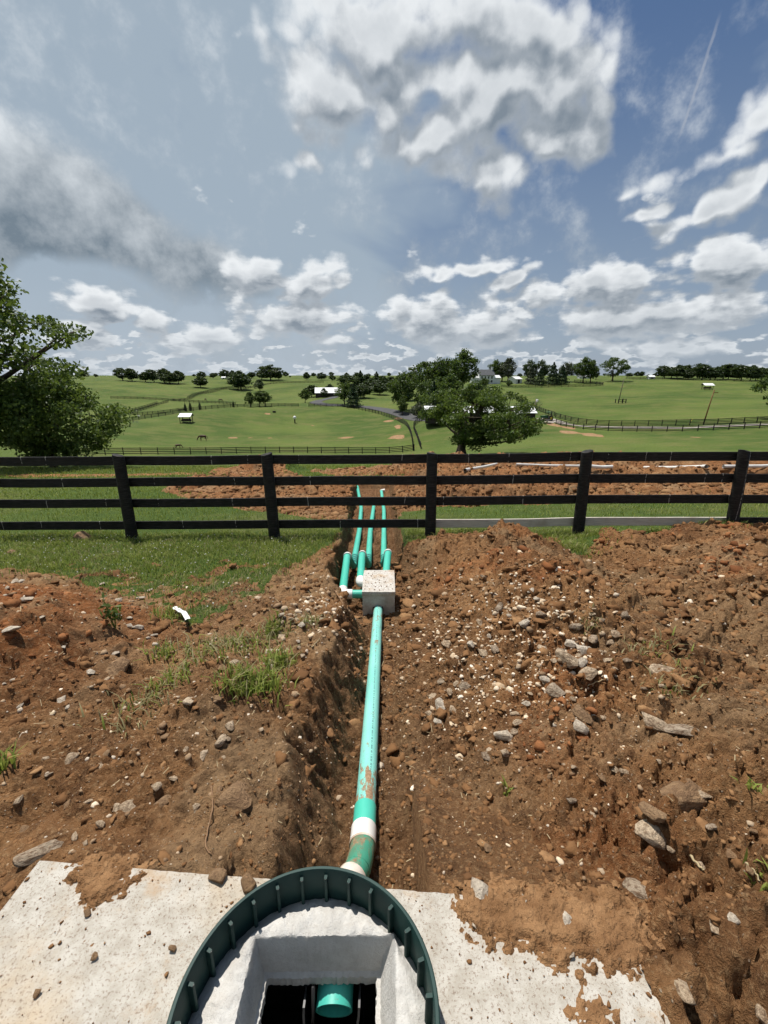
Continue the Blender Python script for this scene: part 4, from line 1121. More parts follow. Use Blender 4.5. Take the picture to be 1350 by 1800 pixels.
def build_fence():
    root = fence; rl = root.location
    for i, x in enumerate(FX):
        gz_ = float(near_h(x, FY)[0]) - .25; tz = FTOP[i] + .018
        n = 12; mb = MB(); loops = []; rs = random.Random(i + 40)
        r = .088
        for k in range(9):
            f = k / 8; z = gz_ + (tz - gz_) * f
            cx = x + FLEAN[i] * (f - .25)
            rad = r * (1.04 - .07 * f)
            if k == 8: pass
            loops.append([Vector((cx + rad * math.cos(2 * math.pi * j / n + .26) * (1 + .04 * math.sin(3 * j + i)), FY + rad * math.sin(2 * math.pi * j / n + .26) * .95, z + (rs.uniform(-.006, .006) if k == 8 else 0) + (.02 * math.cos(2 * math.pi * j / n) * (1 if i % 2 else -1) if k == 8 else 0))) for j in range(n)])
        top = [p.lerp(Vector((x, FY, tz)), .12) + Vector((0, 0, .006)) for p in loops[-1]]
        loop_strip(mb, loops + [top]); mb.F.append(tuple((len(loops)) * n + j for j in range(n)))
        me = mb.data("post", M_FENCE); smooth_by_angle(me, 50)
        link("post", me, root, -rl)
    drops = [0.0, .352, .700, 1.080]
    for i in range(len(FX) - 1):
        for b_, dr in enumerate(drops):
            x0, x1 = FX[i], FX[i + 1]; z0 = FTOP[i] - dr; z1 = FTOP[i + 1] - dr
            lean0 = FLEAN[i] * (.75 - dr); lean1 = FLEAN[i + 1] * (.75 - dr)
            x0 += lean0 + .003; x1 += lean1 - .003
            L = math.hypot(x1 - x0, z1 - z0); ang = math.atan2(z1 - z0, x1 - x0)
            M = Matrix.Translation((x0, FY + .089, z0 - .012)) @ Matrix.Rotation(-ang, 4, 'Y')
            grey = b_ == 3 and i in (4, 5)
            rs = random.Random(i * 7 + b_)
            mb = bevel_box((0, 0, -.143), (L, .026, 0), .004, None, rs.uniform(-.012, .008), i * 9 + b_, 6)
            me = mb.data("board", M_GREYBOARD if grey else M_FENCE); smooth_by_angle(me, 30)
            o = link("board", me, root); o.matrix_basis = Matrix.Translation(-rl) @ M
            if grey: tag(o, "unpainted weathered grey bottom board")
    # nail heads where boards meet posts are too small to see
build_fence()

# ================================================================== TREES
def leaf_quads(centres, normals_bias, size, rs, aspect=0.62):
    """diamond leaves at the given centres"""
    n = len(centres)
    nrm = rs.normal(size=(n, 3)) + normals_bias
    nrm /= np.linalg.norm(nrm, axis=1)[:, None]
    a = rs.normal(size=(n, 3)); a -= nrm * (a * nrm).sum(1)[:, None]; a /= np.linalg.norm(a, axis=1)[:, None]
    b_ = np.cross(nrm, a)
    s = (size * rs.uniform(.6, 1.35, n))[:, None]
    V = np.stack([centres - a * s, centres + b_ * s * aspect - a * s * .1, centres + a * s, centres - b_ * s * aspect - a * s * .1], 1).reshape(-1, 3)
    return V, np.arange(n * 4).reshape(n, 4)
def grow_tree(seed, H=10.0, width=9.0, crown_from=.25, trunk_r=.28, clumps=70, leaves=60, clump_r=.9, leaf=.16, lean=(0, 0), lobes=5, flat=.75, limbs=9, top_taper=.55, twig_sides=5):
    """returns (trunk mesh verts, faces), (crown verts, faces); the trunk stands on z = 0"""
    rs = np.random.default_rng(seed); tr = MB()
    z0 = H * crown_from; cz = (z0 + H) / 2; ch = (H - z0) / 2
    trunk = [Vector((lean[0] * t * t * H + .05 * H * t * math.sin(3 * t + seed), lean[1] * t * t * H + .04 * H * t * math.cos(2.3 * t + seed), t * H * .80)) for t in np.linspace(0, 1, 9)]
    rad = [trunk_r * (1.35 if i == 0 else 1) * (1 - .86 * i / 8) for i in range(9)]
    tr.tube([trunk[0] - Vector((0, 0, .4))] + trunk, [rad[0] * 1.25] + rad, 9)
    # lobed crown outline
    la = rs.uniform(0, 2 * math.pi, lobes); lz = rs.uniform(-.6, .8, lobes); lw = rs.uniform(.10, .38, lobes)
    C = []
    while len(C) < clumps:
        d = rs.normal(size=3); d /= np.linalg.norm(d)
        az = math.atan2(d[1], d[0]); k = .80
        for a, z_, w in zip(la, lz, lw):
            k += w * math.exp(-((math.remainder(az - a, 2 * math.pi)) ** 2 / .35 + (d[2] - z_) ** 2 / .30))
        k *= (rs.uniform(.25, 1.0) ** .45)
        tz = d[2]; wk = 1 - top_taper * max(0, tz) ** 1.5
        p = np.array([d[0] * width / 2 * k * wk + lean[0] * H * .6, d[1] * width / 2 * k * wk + lean[1] * H * .6, cz + d[2] * ch * min(k, 1.08)])
        if p[2] < z0 * .75: continue
        C.append(p)
    C = np.array(C)
    # limbs towards groups of clumps
    order = rs.permutation(clumps)[:limbs]
    mids = []
    for i, o in enumerate(order):
        e = Vector(C[o]); t = np.clip((e.z - z0 * .6) / (H * .8) * rs.uniform(.55, .85), .22, .9)
        k = t * 8; s = trunk[int(k)].lerp(trunk[min(int(k) + 1, 8)], k - int(k))
        m = s.lerp(e, .5) + Vector((0, 0, -.04 * H)) + Vector(rs.normal(size=3) * .03 * H)
        r0 = trunk_r * (1 - .8 * t) * .62
        path = arc3(s, m, e, 6); tr.tube(path, [r0 * (1 - .8 * j / 5) for j in range(6)], 6); mids += path[2:]
    for c in C:
        e = Vector(c); s = min(mids, key=lambda q: (q - e).length + max(0, q.z - e.z) * .8)
        m = s.lerp(e, .55) + Vector(rs.normal(size=3) * .02 * H); r0 = trunk_r * .12
        tr.tube([s, m, e], [r0, r0 * .7, r0 * .3], twig_sides, False)
    # leaves: flattened sprays, thicker at the rim of each clump
    P = []; cr = clump_r * rs.uniform(.55, 1.35, clumps)
    for c, r_ in zip(C, cr):
        n = int(leaves * (r_ / clump_r) ** 1.5) + 4
        d = rs.normal(size=(n, 3)); d /= np.linalg.norm(d, axis=1)[:, None]
        rr = rs.uniform(.15, 1.05, n) ** .55
        q = d * rr[:, None] * r_ * np.array([1.15, 1.15, flat]); P.append(c + q)
    P = np.concatenate(P)
    V, F = leaf_quads(P, np.array([0, 0, .55]), leaf, rs)
    return (tr.V, tr.F), (V, F)
def grow_conifer(seed, H=10, width=5, n=2600, leaf=.3, column=False):
    rs = np.random.default_rng(seed); tr = MB()
    tr.tube([(0, 0, -.3), (0, 0, H * .5), (0, 0, H * .96)], [H * .02, H * .014, H * .003], 7)
    t = rs.uniform(0, 1, n) ** .75; t = 1 - t
    if column: rad = width / 2 * np.sin(np.clip(t * 1.05 + .12, 0, 1) * math.pi) ** .55 * (1 - .55 * t)
    else:
        rad = width / 2 * (1 - t) ** .85 * (1 + .28 * np.sin(t * 34 + seed))
    a = rs.uniform(0, 2 * math.pi, n); rr = rad * rs.uniform(.35, 1.05, n) ** .5 * (1 + .18 * np.sin(a * 5 + seed + t * 9))
    z = H * (.05 + .95 * t) - (0 if column else .10) * rr
    P = np.stack([rr * np.cos(a), rr * np.sin(a), z], 1)
    V, F = leaf_quads(P, np.stack([np.cos(a) * .6, np.sin(a) * .6, np.full(n, .5)], 1), leaf, rs, .5)
    return (tr.V, tr.F), (V, F)
class Kind:
    def __init__(self, parts, H, mat):
        (tv, tf), (cv, cf) = parts
        self.t = mesh_data("trunk", tv, tf, M_BARK, True); self.c = mesh_data("crown", cv, cf, mat); self.H = H
def plant(kind, name, label, cat, pos, h, rz, group=None, mat=None, squash=1.0):
    s = h / kind.H
    r = tag(empty(name, pos, (0, 0, rz), (s * squash, s * squash, s)), label, cat, group)
    link("trunk", kind.t, r); c = link("crown", kind.c, r)
    if mat is not None:
        c.material_slots[0].link = 'OBJECT'; c.material_slots[0].material = mat
    return r
K_A = Kind(grow_tree(1, 10, 9.0, .16, .28, 62, 52, 1.05, .27), 10, M_LEAF)
K_B = Kind(grow_tree(2, 10, 7.6, .14, .26, 56, 52, 1.0, .27, lobes=4), 10, M_LEAF)
K_C = Kind(grow_tree(3, 10, 10.5, .12, .30, 70, 48, 1.05, .27, lobes=6, flat=.6), 10, M_LEAF)
K_D = Kind(grow_tree(4, 10, 6.4, .12, .22, 50, 56, .95, .26, lobes=3, top_taper=.7), 10, M_LEAF)
K_FA = Kind(grow_tree(11, 10, 10.0, .06, .28, 70, 46, 1.25, .42, twig_sides=3), 10, M_LEAF_FAR)
K_FB = Kind(grow_tree(12, 10, 8.4, .05, .26, 64, 46, 1.2, .42, lobes=4, twig_sides=3), 10, M_LEAF_FAR)
K_FC = Kind(grow_tree(13, 10, 12.5, .05, .30, 84, 44, 1.3, .42, lobes=6, flat=.65, twig_sides=3), 10, M_LEAF_FAR)
K_FIR = Kind(grow_conifer(5, 10, 7.0, 3000, .30), 10, M_CONIFER)
K_CYP = Kind(grow_conifer(6, 10, 3.9, 1500, .28, True), 10, M_CYPRESS)
K_BUSH = Kind(grow_tree(8, 10, 13, .02, .2, 46, 52, 1.6, .42, lobes=4, flat=.8), 10, M_LEAF)
K_BARE = Kind(grow_tree(9, 10, 7.0, .12, .16, 90, 5, .8, .14), 10, M_GREYTREE)
def px_h(pos, top_py, px):
    """real height of something standing at pos whose top shows at that photo row"""
    d = ray(px, top_py); s = math.hypot(pos.x, pos.y) / math.hypot(d.x, d.y)
    return EYE + d.z * s - pos.z
def at_dist(px, r):
    d = ray(px, 700); s = r / math.hypot(d.x, d.y); x, y = d.x * s, d.y * s
    return Vector((x, y, far_z(x, y)))

# ---- big tree behind the fence, left
def left_tree():
    kind = Kind(grow_tree(26, 10.2, 9.4,   .10, .30, 92, 125, .80, .115, lobes=8, flat=.6, limbs=16, top_taper=.25), 10.2, M_LEAF_NEAR)
    pos = Vector((-22.9, 25.5, bz(-22.9, 25.5)))
    plant(kind, "broadleaf_tree", "large leafy tree at the left edge behind the black fence", "tree", pos, 12.8, 0.4)
    k2 = Kind(grow_tree(23, 7.0, 7.8, .02, .2, 105, 190, .95, .115, lobes=6, flat=.7, limbs=12, top_taper=.3), 7.0, M_LEAF_NEAR)
    p2 = Vector((-19.0, 25.5, bz(-19.0, 25.5)))
    plant(k2, "broadleaf_tree", "lower bushy tree right beside the large tree at the left edge", "tree", p2, 5.8, 2.2)
left_tree()
# ---- broad tree right of centre
def centre_tree():
    kind = Kind(grow_tree(37, 12.5, 20.0, .10, .80, 125, 190, 1.3, .20, lobes=9, flat=.62, limbs=18, top_taper=.55, lean=(.34, 0)), 12.5, M_LEAF_NEAR)
    p = at_dist(815, 70); p.z = far_z(p.x, p.y)
    plant(kind, "broadleaf_tree", "broad spreading tree with thick trunk right of centre beyond the fence", "tree", p, 11.4, 0.0)
centre_tree()
def right_tree():
    p = at_dist(1384, 148)
    plant(K_C, "broadleaf_tree", "tree whose branch tips reach in at the right edge of the hill pasture", "tree", p, 13.5, 0.7)
right_tree()

# (kind, px, base row, top row, rz, name, label, material)
def row(items, group, mat=None):
    for it in items:
        kind, px, by, ty, name, label = it[:6]
        r = it[6] if len(it) > 6 else None
        p = at_dist(px, r) if r else on_far(px, by)
        h = max(px_h(p, ty, px), 1.0)
        m = it[7] if len(it) > 7 else mat
        plant(kind, name, label, "tree" if name != "shrub" else "shrub", p, h * 1.04, random.uniform(0, 6.28), group, m)
row([(K_A, 606, 713, 672, "shade_tree", "bright rounded tree beside the driveway, in front of the white barn roof"),
     (K_FIR, 621, 716, 676, "pine_tree", "dark bluish pine tree beside the driveway bend"),
     (K_B, 705, 723, 655, "shade_tree", "tall rounded tree on the grass right of the driveway", 178),
     (K_D, 740, 720, 672, "shade_tree", "slim tree just right of the tall rounded tree by the driveway", 178),
     (K_D, 708, 722, 694, "ornamental_tree", "small dark rounded tree on the lawn above the driveway", 170),
     (K_BUSH, 736, 731, 708, "shrub", "round clipped grey-green shrub at the edge of the driveway", 158, M_GREYTREE),
     (K_FIR, 762, 722, 672, "pine_tree", "grey-green pine tree behind the round shrub", 165),
     (K_B, 790, 722, 656, "shade_tree", "light green tree rising behind the left end of the long barn roof", 168),
     (K_A, 835, 720, 668, "shade_tree", "leafy tree directly above the middle of the long barn roof", 172),
     (K_A, 455, 715, 687, "shade_tree", "rounded tree on the paddock crest, left of a pair", 202),
     (K_D, 439, 716, 688, "shade_tree", "slim tree of the pair on the paddock crest", 200),
     (K_A, 466, 716, 688, "shade_tree", "squat rounded tree, right of the pair on the paddock crest", 203),
     (K_A, 536, 705, 684, "shade_tree", "small light green tree at the left end of the barn driveway", 225),
     (K_BARE, 945, 730, 700, "sapling", "thin grey half-bare tree beside the parked tractor", 150)], "trees around the driveway")
row([(K_CYP, 323.5, 726, 708, "cypress_tree", "left of the two dark cone trees behind the run-in shelter", 188),
     (K_CYP, 332.5, 726, 706, "cypress_tree", "taller right one of the two dark cone trees behind the run-in shelter", 188),
     (K_CYP, 349.5, 723, 706, "cypress_tree", "single dark cone tree just right of the run-in shelter pair", 190),
     (K_CYP, 409, 719, 704, "cypress_tree", "small lone dark cone tree on the paddock crest", 197)], "cone trees along the paddock crest")
row([(K_C, 748, 690, 630, "woodland_tree", "dark tall tree at the left end of the central grove", 225),
     (K_A, 775, 690, 628, "woodland_tree", "second tree from the left in the central grove", 222),
     (K_B, 812, 690, 613, "woodland_tree", "tallest tree of the central grove left of the white house", 228),
     (K_A, 795, 690, 634, "woodland_tree", "tree filling the middle of the central grove", 235),
     (K_A, 716, 690, 652, "woodland_tree", "lower tree left of the central grove", 215),
     (K_BUSH, 770, 690, 662, "woodland_tree", "low bushy tree in front of the central grove", 195)], "central grove", M_LEAF)
row([(K_B, 868, 674, 632, "hilltop_tree", "dark tree directly behind the white house", 300),
     (K_D, 890, 672, 628, "hilltop_tree", "grey-brown tree right of the white house", 296, M_GREYTREE),
     (K_C, 880, 674, 634, "hilltop_tree", "dark tree between the white house and the grey-brown tree", 305),
     (K_BUSH, 850, 676, 664, "shrub", "shrub in front of the white house", 262),
     (K_B, 926, 672, 632, "hilltop_tree", "tall dark tree behind the left end of the evergreen clump", 300, M_LEAF_FAR),
     (K_B, 948, 672, 632, "hilltop_tree", "second tall dark tree behind the evergreen clump", 303, M_LEAF_FAR),
     (K_FIR, 930, 678, 644, "pine_tree", "pale grey-green evergreen at the left of the hilltop clump", 283, M_GREYTREE),
     (K_FIR, 968, 678, 638, "pine_tree", "wide dark evergreen in the middle of the hilltop clump", 283),
     (K_FIR, 984, 678, 642, "pine_tree", "dark evergreen at the right of the hilltop clump", 286),
     (K_FIR, 946, 678, 648, "pine_tree", "low evergreen at the front of the hilltop clump", 279),
     (K_A, 992, 672, 636, "hilltop_tree", "grey-green round tree behind the evergreens", 305, M_GREYTREE),
     (K_B, 1021, 670, 627, "hilltop_tree", "tall two-stemmed tree right of the evergreen clump", 300),
     (K_D, 1034, 670, 632, "hilltop_tree", "slim tree leaning on the tall tree right of the evergreens", 302),
     (K_C, 1072, 668, 625, "hilltop_tree", "lone round-headed tree on the hill crest", 315),
     (K_D, 1043, 668, 646, "hilltop_tree", "small tree left of the lone round-headed tree", 330, M_LEAF_FAR),
     (K_BUSH, 893, 679, 668, "shrub", "small bush on the lawn right of the white house", 270)], "hilltop trees")
def series(items, group, mat, noun, where, words):
    for i, (kind, px, ty, r) in enumerate(items):
        p = at_dist(px, r)
        plant(kind, "ridge_tree", "%s %s, %s" % (words[i], noun, where), "tree", p, max(px_h(p, ty, px) * 1.12, 2), random.uniform(0, 6.28), group, mat, random.uniform(1.1, 1.45))
ORD = ["leftmost", "second", "third", "fourth", "fifth", "sixth", "seventh", "eighth", "ninth", "tenth", "eleventh", "twelfth", "thirteenth", "fourteenth", "fifteenth", "sixteenth",
       "seventeenth", "eighteenth", "nineteenth", "twentieth", "twenty-first", "twenty-second", "twenty-third", "twenty-fourth", "twenty-fifth", "twenty-sixth", "twenty-seventh", "twenty-eighth", "twenty-ninth", "thirtieth"]
series([(K_FA, 221, 648, 440), (K_FA, 237, 649, 430), (K_FB, 260, 655, 425), (K_FA, 275, 651, 420), (K_FC, 293, 650, 415), (K_FB, 317, 653, 410), (K_FC, 302, 656, 405)],
       "trees on the left ridge", M_LEAF_FAR, "dark tree", "counted from the left, in the clump on the left ridge", ORD)
series([(K_FB, 355, 662, 385), (K_FC, 425, 655, 380), (K_D, 421, 660, 375), (K_D, 458, 668, 365)], "trees along the left field fence", M_LEAF_FAR, "isolated dark round tree", "counted from the left, on the slope of the left field", ORD)
series([(K_FC, 358, 654, 520), (K_FA, 378, 656, 520), (K_FC, 398, 651, 515), (K_FB, 412, 652, 505), (K_FA, 445, 655, 500), (K_FC, 478, 644, 470), (K_FB, 462, 652, 480), (K_FA, 492, 655, 490)],
       "skyline trees left of centre", M_LEAF_FAR, "dark skyline tree", "counted from the left, between left ridge and the white barn roof", ORD)
series([(K_FB, 541, 655, 480), (K_FC, 567, 656, 480), (K_FA, 586, 660, 460), (K_FB, 600, 661, 470), (K_FC, 512, 663, 600), (K_D, 628, 656, 330), (K_FIR, 634, 655, 300), (K_FA, 616, 661, 300), (K_FB, 645, 660, 310), (K_FIR, 662, 656, 340), (K_FC, 652, 668, 290), (K_FB, 672, 662, 330), (K_FA, 684, 663, 350), (K_FC, 668, 674, 270), (K_FB, 700, 660, 420), (K_FA, 690, 668, 300)],
       "wood behind the driveway", M_LEAF_FAR, "dark woodland tree", "counted from the left, in the wood behind the driveway", ORD)
series([(K_D, 570, 683, 262), (K_FA, 548, 678, 275), (K_FB, 580, 676, 285), (K_FB, 628, 680, 245), (K_FA, 640, 676, 250)], "trees around the white barn", M_LEAF_FAR, "shadowy tree", "counted from the left, around the white barn roof", ORD)
rs_ = random.Random(77)
series([([K_FA, K_FC, K_FB][i % 3], 1160 + i * 11.5 + rs_.uniform(-3, 3), 645 + 4 * math.sin(i * 1.9) + (i / 30) * 3 + rs_.uniform(-2, 2), 352 + rs_.uniform(-12, 14)) for i in range(22)],
       "wood along the right crest", M_LEAF_FAR, "tree", "counted from the left, in the dark wood on the right crest", ORD)
series([([K_FA, K_FC, K_FB][i % 3], 1095 + i * 9 + rs_.uniform(-3, 3), 656 + rs_.uniform(-3, 3), 560) for i in range(8)], "far trees behind the right crest", M_LEAF_FAR, "small far tree", "counted from the left, beyond the right crest", ORD)
series([([K_FC, K_FA, K_FC][i % 3], 150 + i * 33 + rs_.uniform(-9, 9), 655.5 + rs_.uniform(-2, 2.5), 900 + rs_.uniform(-80, 80)) for i in range(26)], "far skyline hedge trees", M_LEAF_FAR, "tiny skyline tree", "counted from the left, along the farthest horizon", ORD)

# ================================================================== FAR FENCES
def far_post_data(h):
    mb = MB(); mb.box((-.075, -.075, -.35), (.075, .075, h)); return mb.data("post", M_FARFENCE)
FPOST = far_post_data(1.38)
def far_fence(label, pix, step=2.44, rails=4, h=1.30, dists=None, group="distant black board fences"):
    base = [at_dist(p[0], p[2]) if len(p) > 2 else on_far(*p) for p in pix]
    path = catmull(base, 12)
    pts = []; acc = 0.0; pts.append(path[0])
    for a, c in zip(path, path[1:]):
        L = math.hypot(c.x - a.x, c.y - a.y)
        while acc + L >= step:
            f = (step - acc) / L; q = a.lerp(c, f); pts.append(q); a = q; L = math.hypot(c.x - a.x, c.y - a.y); acc = 0
        acc += L
    pts = [Vector((p.x, p.y, far_z(p.x, p.y))) for p in pts]
    root = tag(empty("paddock_fence", pts[0]), label, "fence", group)
    mb = MB()
    for i, p in enumerate(pts):
        nx = pts[min(i + 1, len(pts) - 1)] - pts[max(i - 1, 0)]
        link("post", FPOST, root, p - pts[0], (0, 0, math.atan2(nx.y, nx.x)))
    for a, c in zip(pts, pts[1:]):
        t = (c - a); t.z = 0; t.normalize(); s = Vector((t.y, -t.x, 0)) * .018
        for k in range(rails):
            z1 = h - k * (h - .12) / (rails - .4); z0 = z1 - .145
            V = []
            for p in (a, c):
                for sgn in (-1, 1):
                    for z in (z0, z1): V.append(p - pts[0] + s * sgn + Vector((0, 0, z)))
            mb.add(V, [(0, 1, 5, 4), (2, 6, 7, 3), (1, 3, 7, 5), (0, 4, 6, 2)])
    o = mb.build("rails", M_FARFENCE, root); o['kind'] = 'stuff'
far_fence("black paddock fence running across the near end of the left paddock", [(60, 803, 96), (160, 800, 97), (300, 798, 97), (450, 797, 97), (600, 797, 96), (690, 796, 95), (728, 793, 97), (742, 788, 99)], 2.9)
far_fence("black fence curving up the right side of the left paddock to the driveway", [(728, 793, 97), (725, 775, 115), (716, 757, 133), (705, 745, 148), (695, 736, 160), (670, 727, 174), (640, 721, 186), (605, 716, 197), (570, 715, 201), (535, 715, 203)], 2.6)
far_fence("second black fence between driveway and centre tree", [(742, 788, 99), (735, 772, 114), (728, 755, 128), (733, 747, 137), (748, 741, 146)], 2.6)
far_fence("black fence along the near side of the gravel lane on the right", [(982, 747, 128), (1010, 754, 121), (1050, 758, 117.5), (1100, 760, 116), (1180, 759.5, 117), (1260, 757, 119.5), (1350, 753, 124), (1450, 748, 130)], 2.9)
far_fence("black fence along the far side of the gravel lane on the right", [(980, 739, 143), (1010, 744, 135), (1050, 747, 130), (1120, 749, 128), (1200, 748, 129.5), (1280, 745.5, 133), (1350, 742.5, 138), (1450, 738, 144)], 2.9)
far_fence("black fence climbing the left edge of the hill pasture", [(978, 738, 146), (960, 731, 155), (935, 717, 176), (910, 704, 205), (888, 694, 230)], 2.9)
far_fence("black fence below the white house along the top of the lawn", [(880, 681.5, 262), (905, 681.5, 262), (940, 680.5, 265), (985, 679, 270), (1020, 678.5, 272), (1045, 677, 275), (1057, 674, 285), (1040, 671, 297), (1000, 670, 303)], 3.6)
far_fence("black fence along the right crest in front of the wood", [(1095, 667, 336), (1150, 667.5, 335), (1220, 669, 332), (1290, 672, 328), (1360, 676, 322)], 4.0)
far_fence("black fence along the crest of the left paddock", [(205, 744, 165), (260, 734, 176), (320, 727, 184), (395, 719, 196), (450, 717, 201), (500, 715, 204), (535, 715, 203)], 2.9)
far_fence("black fence crossing the left valley field", [(195, 697, 300), (240, 698, 296), (300, 701, 288), (350, 706, 275), (395, 712, 258), (415, 715, 246)], 3.4)
far_fence("black fence zigzagging through the left valley", [(195, 722, 232), (222, 719, 240), (250, 714, 254), (276, 708, 272)], 3.4)
far_fence("second black fence zigzagging through the left valley", [(222, 724, 226), (250, 728, 216), (290, 730, 205), (330, 727, 200)], 3.4)
far_fence("third black fence beside the left valley track", [(222, 722, 230), (265, 713, 256), (295, 706, 278)], 3.4)
far_fence("black fence curving up the left hill slope", [(300, 701, 288), (330, 700, 300), (350, 692, 330), (375, 686, 355), (400, 682, 380), (440, 682, 392)], 3.8)
far_fence("black fence on the far side of the left hill track", [(330, 697, 310), (352, 689, 342), (380, 683, 372), (410, 680, 395), (450, 681, 400)], 3.8)
far_fence("black fence along the skyline left of the barn", [(430, 684, 385), (460, 677, 410), (490, 672, 430), (530, 671, 440), (570, 672, 430)], 4.0)

# ================================================================== BUILDINGS
def gable(root, L, W, eave, ridge, over=.4, roof_mat=M_WHITEROOF, wall_mat=M_WHITEWALL, thick=.12, walls=True):
    """long axis along x, standing on z = 0; separate walls and two roof slopes"""
    if walls:
        mb = MB()
        mb.add([(-L / 2, -W / 2, -.5), (L / 2, -W / 2, -.5), (L / 2, W / 2, -.5), (-L / 2, W / 2, -.5), (-L / 2, -W / 2, eave), (L / 2, -W / 2, eave), (L / 2, W / 2, eave), (-L / 2, W / 2, eave), (-L / 2, 0, ridge - .1), (L / 2, 0, ridge - .1)],
               [(0, 1, 5, 4), (2, 3, 7, 6), (1, 2, 6, 9, 5), (3, 0, 4, 8, 7)])
        mb.build("wall", wall_mat, root)
    k = (ridge - eave) / (W / 2)
    r = empty_child("roof", root)
    outs = []
    for s in (-1, 1):
        mb = MB(); y0 = s * (W / 2 + over); z0 = eave - k * over
        a = [(-L / 2 - over, y0, z0), (L / 2 + over, y0, z0), (L / 2 + over, 0, ridge), (-L / 2 - over, 0, ridge)]
        V = a + [(x, y, z + thick) for x, y, z in a]
        F = [(0, 1, 2, 3), (4, 7, 6, 5), (0, 4, 5, 1), (1, 5, 6, 2), (3, 2, 6, 7), (0, 3, 7, 4)]
        if s > 0: F = [f[::-1] for f in F]
        mb.add(V, F); outs.append(mb.build("roof_slope", roof_mat, root))
    return outs
def empty_child(n, root): return None
def wall_window(root, x, y, z, w, h, face='-y'):
    mb = MB(); t = .06
    if face == '-y':
        for lo, hi in (((x - w / 2 - .1, y - t, z - h / 2 - .1), (x - w / 2, y, z + h / 2 + .1)), ((x + w / 2, y - t, z - h / 2 - .1), (x + w / 2 + .1, y, z + h / 2 + .1)), ((x - w / 2, y - t, z + h / 2), (x + w / 2, y, z + h / 2 + .1)), ((x - w / 2, y - t, z - h / 2 - .1), (x + w / 2, y, z - h / 2))): mb.box(lo, hi)
    f = mb.build("window", M_WHITEWALL, root)
    mb = MB(); mb.box((x - w / 2, y - .02, z - h / 2), (x + w / 2, y + .02, z + h / 2)); mb.build("pane", M_WINDOW, f)
def barn():
    p = at_dist(842, 129)
    t = empty("barn", (p.x, p.y, p.z), (0, 0, R(-4))); tag(t, "long low barn with bright white metal roof behind the broad centre tree", "barn")
    sl = gable(t, 29, 8, 2.5, 3.8, .4, M_WHITEROOF, M_DARKWALL)
    k = 1.3 / 4.0
    for x in np.arange(-12.6, 13, 3.0):
        mb = MB(); a = [(x - .45, -4.3, 3.8 - k * 4.3 + .125), (x + .45, -4.3, 3.8 - k * 4.3 + .125), (x + .45, -.15, 3.8 - k * .15 + .125), (x - .45, -.15, 3.8 - k * .15 + .125)]
        mb.add(a + [(q[0], q[1], q[2] + .03) for q in a], [(4, 5, 6, 7), (0, 1, 5, 4), (1, 2, 6, 5), (2, 3, 7, 6), (3, 0, 4, 7)])
        mb.build("skylight_panel", M_SKYLIGHT, sl[0])
    for x in np.arange(-13, 14, 3.25):
        mb = MB(); mb.box((x - .55, -4.06, .1), (x + .55, -4.003, 2.2)); mb.build("stall_door", M_DARKWALL, t)
barn()
def barn2():
    p = at_dist(577, 268)
    t = tag(empty("barn", p, (0, 0, R(6))), "white barn roof half hidden behind the bright tree by the driveway", "barn")
    z = px_h(p, 681.5, 577)
    gable(t, 14, 8, z - 2.6, z, .4, M_WHITEROOF, M_DARKWALL)
    for x in (-5, -1.7, 1.7, 5):
        mb = MB(); mb.box((x - .8, -4.07, 0), (x + .8, -4.005, z - 3.4)); mb.build("stall_door", M_DARKWALL, t)
barn2()
def house():
    p = at_dist(850, 282); z = px_h(p, 650, 850)
    t = tag(empty("farmhouse", p, (0, 0, R(8))), "white two-storey farmhouse with grey roof and chimney on the hilltop", "house")
    sl = gable(t, 9.0, 7.0, z - 2.9, z, .35, M_GREYROOF, M_WHITEWALL, .15)
    mb = MB(); mb.box((3.6, -.5, z - 1.2), (4.5, .5, z + 1.5)); mb.box((3.5, -.6, z + 1.5), (4.6, .6, z + 1.62)); mb.build("chimney", M_WHITEWALL, sl[0])
    for zz in (1.6, max(z - 4.3, 3.2)):
        for x in (-3, -1, 1, 3): wall_window(t, x, -3.502, zz, .9, 1.4)
    mb = MB(); mb.box((4.6, -3.0, -.5), (8.4, 3.0, z - 4.4)); mb.build("wing", M_WHITEWALL, t)
    mb = MB(); mb.add([(4.55, -3.4, z - 4.45), (8.7, -3.4, z - 4.45), (8.7, 0, z - 3.0), (4.55, 0, z - 3.0), (8.7, 3.4, z - 4.45), (4.55, 3.4, z - 4.45)], [(0, 1, 2, 3), (3, 2, 4, 5), (1, 4, 2), (0, 3, 5)]); mb.build("wing_roof", M_WHITEROOF, t)
    mb = MB(); mb.box((-8.2, -2.6, -.5), (-4.55, 2.6, z - 4.8)); mb.build("porch", M_WHITEWALL, t)
    mb = MB(); mb.box((-8.5, -3.0, z - 4.78), (-4.52, 3.0, z - 4.5)); mb.build("porch_roof", M_WHITEROOF, t)
house()
def outbuilding(px, ty, r, L, W, hh, label, rot=0, roofm=M_WHITEROOF):
    p = at_dist(px, r); z = px_h(p, ty, px)
    p = p + Vector((0, 0, max(0, z - hh * 1.5)))
    t = tag(empty("shed", at_dist(px, r), (0, 0, rot)), label, "shed")
    gable(t, L, W, max(z - hh * .45, 1.2), max(z, 2.0), .3, roofm, M_WHITEWALL)
    mb = MB(); mb.box((-.8, -W / 2 - .05, 0), (.8, -W / 2 - .004, min(2.1, max(z - hh * .5, 1.0)))); mb.build("door", M_WINDOW, t)
outbuilding(903, 662, 288, 5, 6, 3.0, "small pale outbuilding between the white house and the evergreens", .5)
outbuilding(1021, 661.5, 345, 7, 5, 3, "white shed roof glimpsed under the tall hilltop trees")
outbuilding(1138, 664, 342, 3.5, 3, 2.2, "tiny white shed on the right crest before the wood")
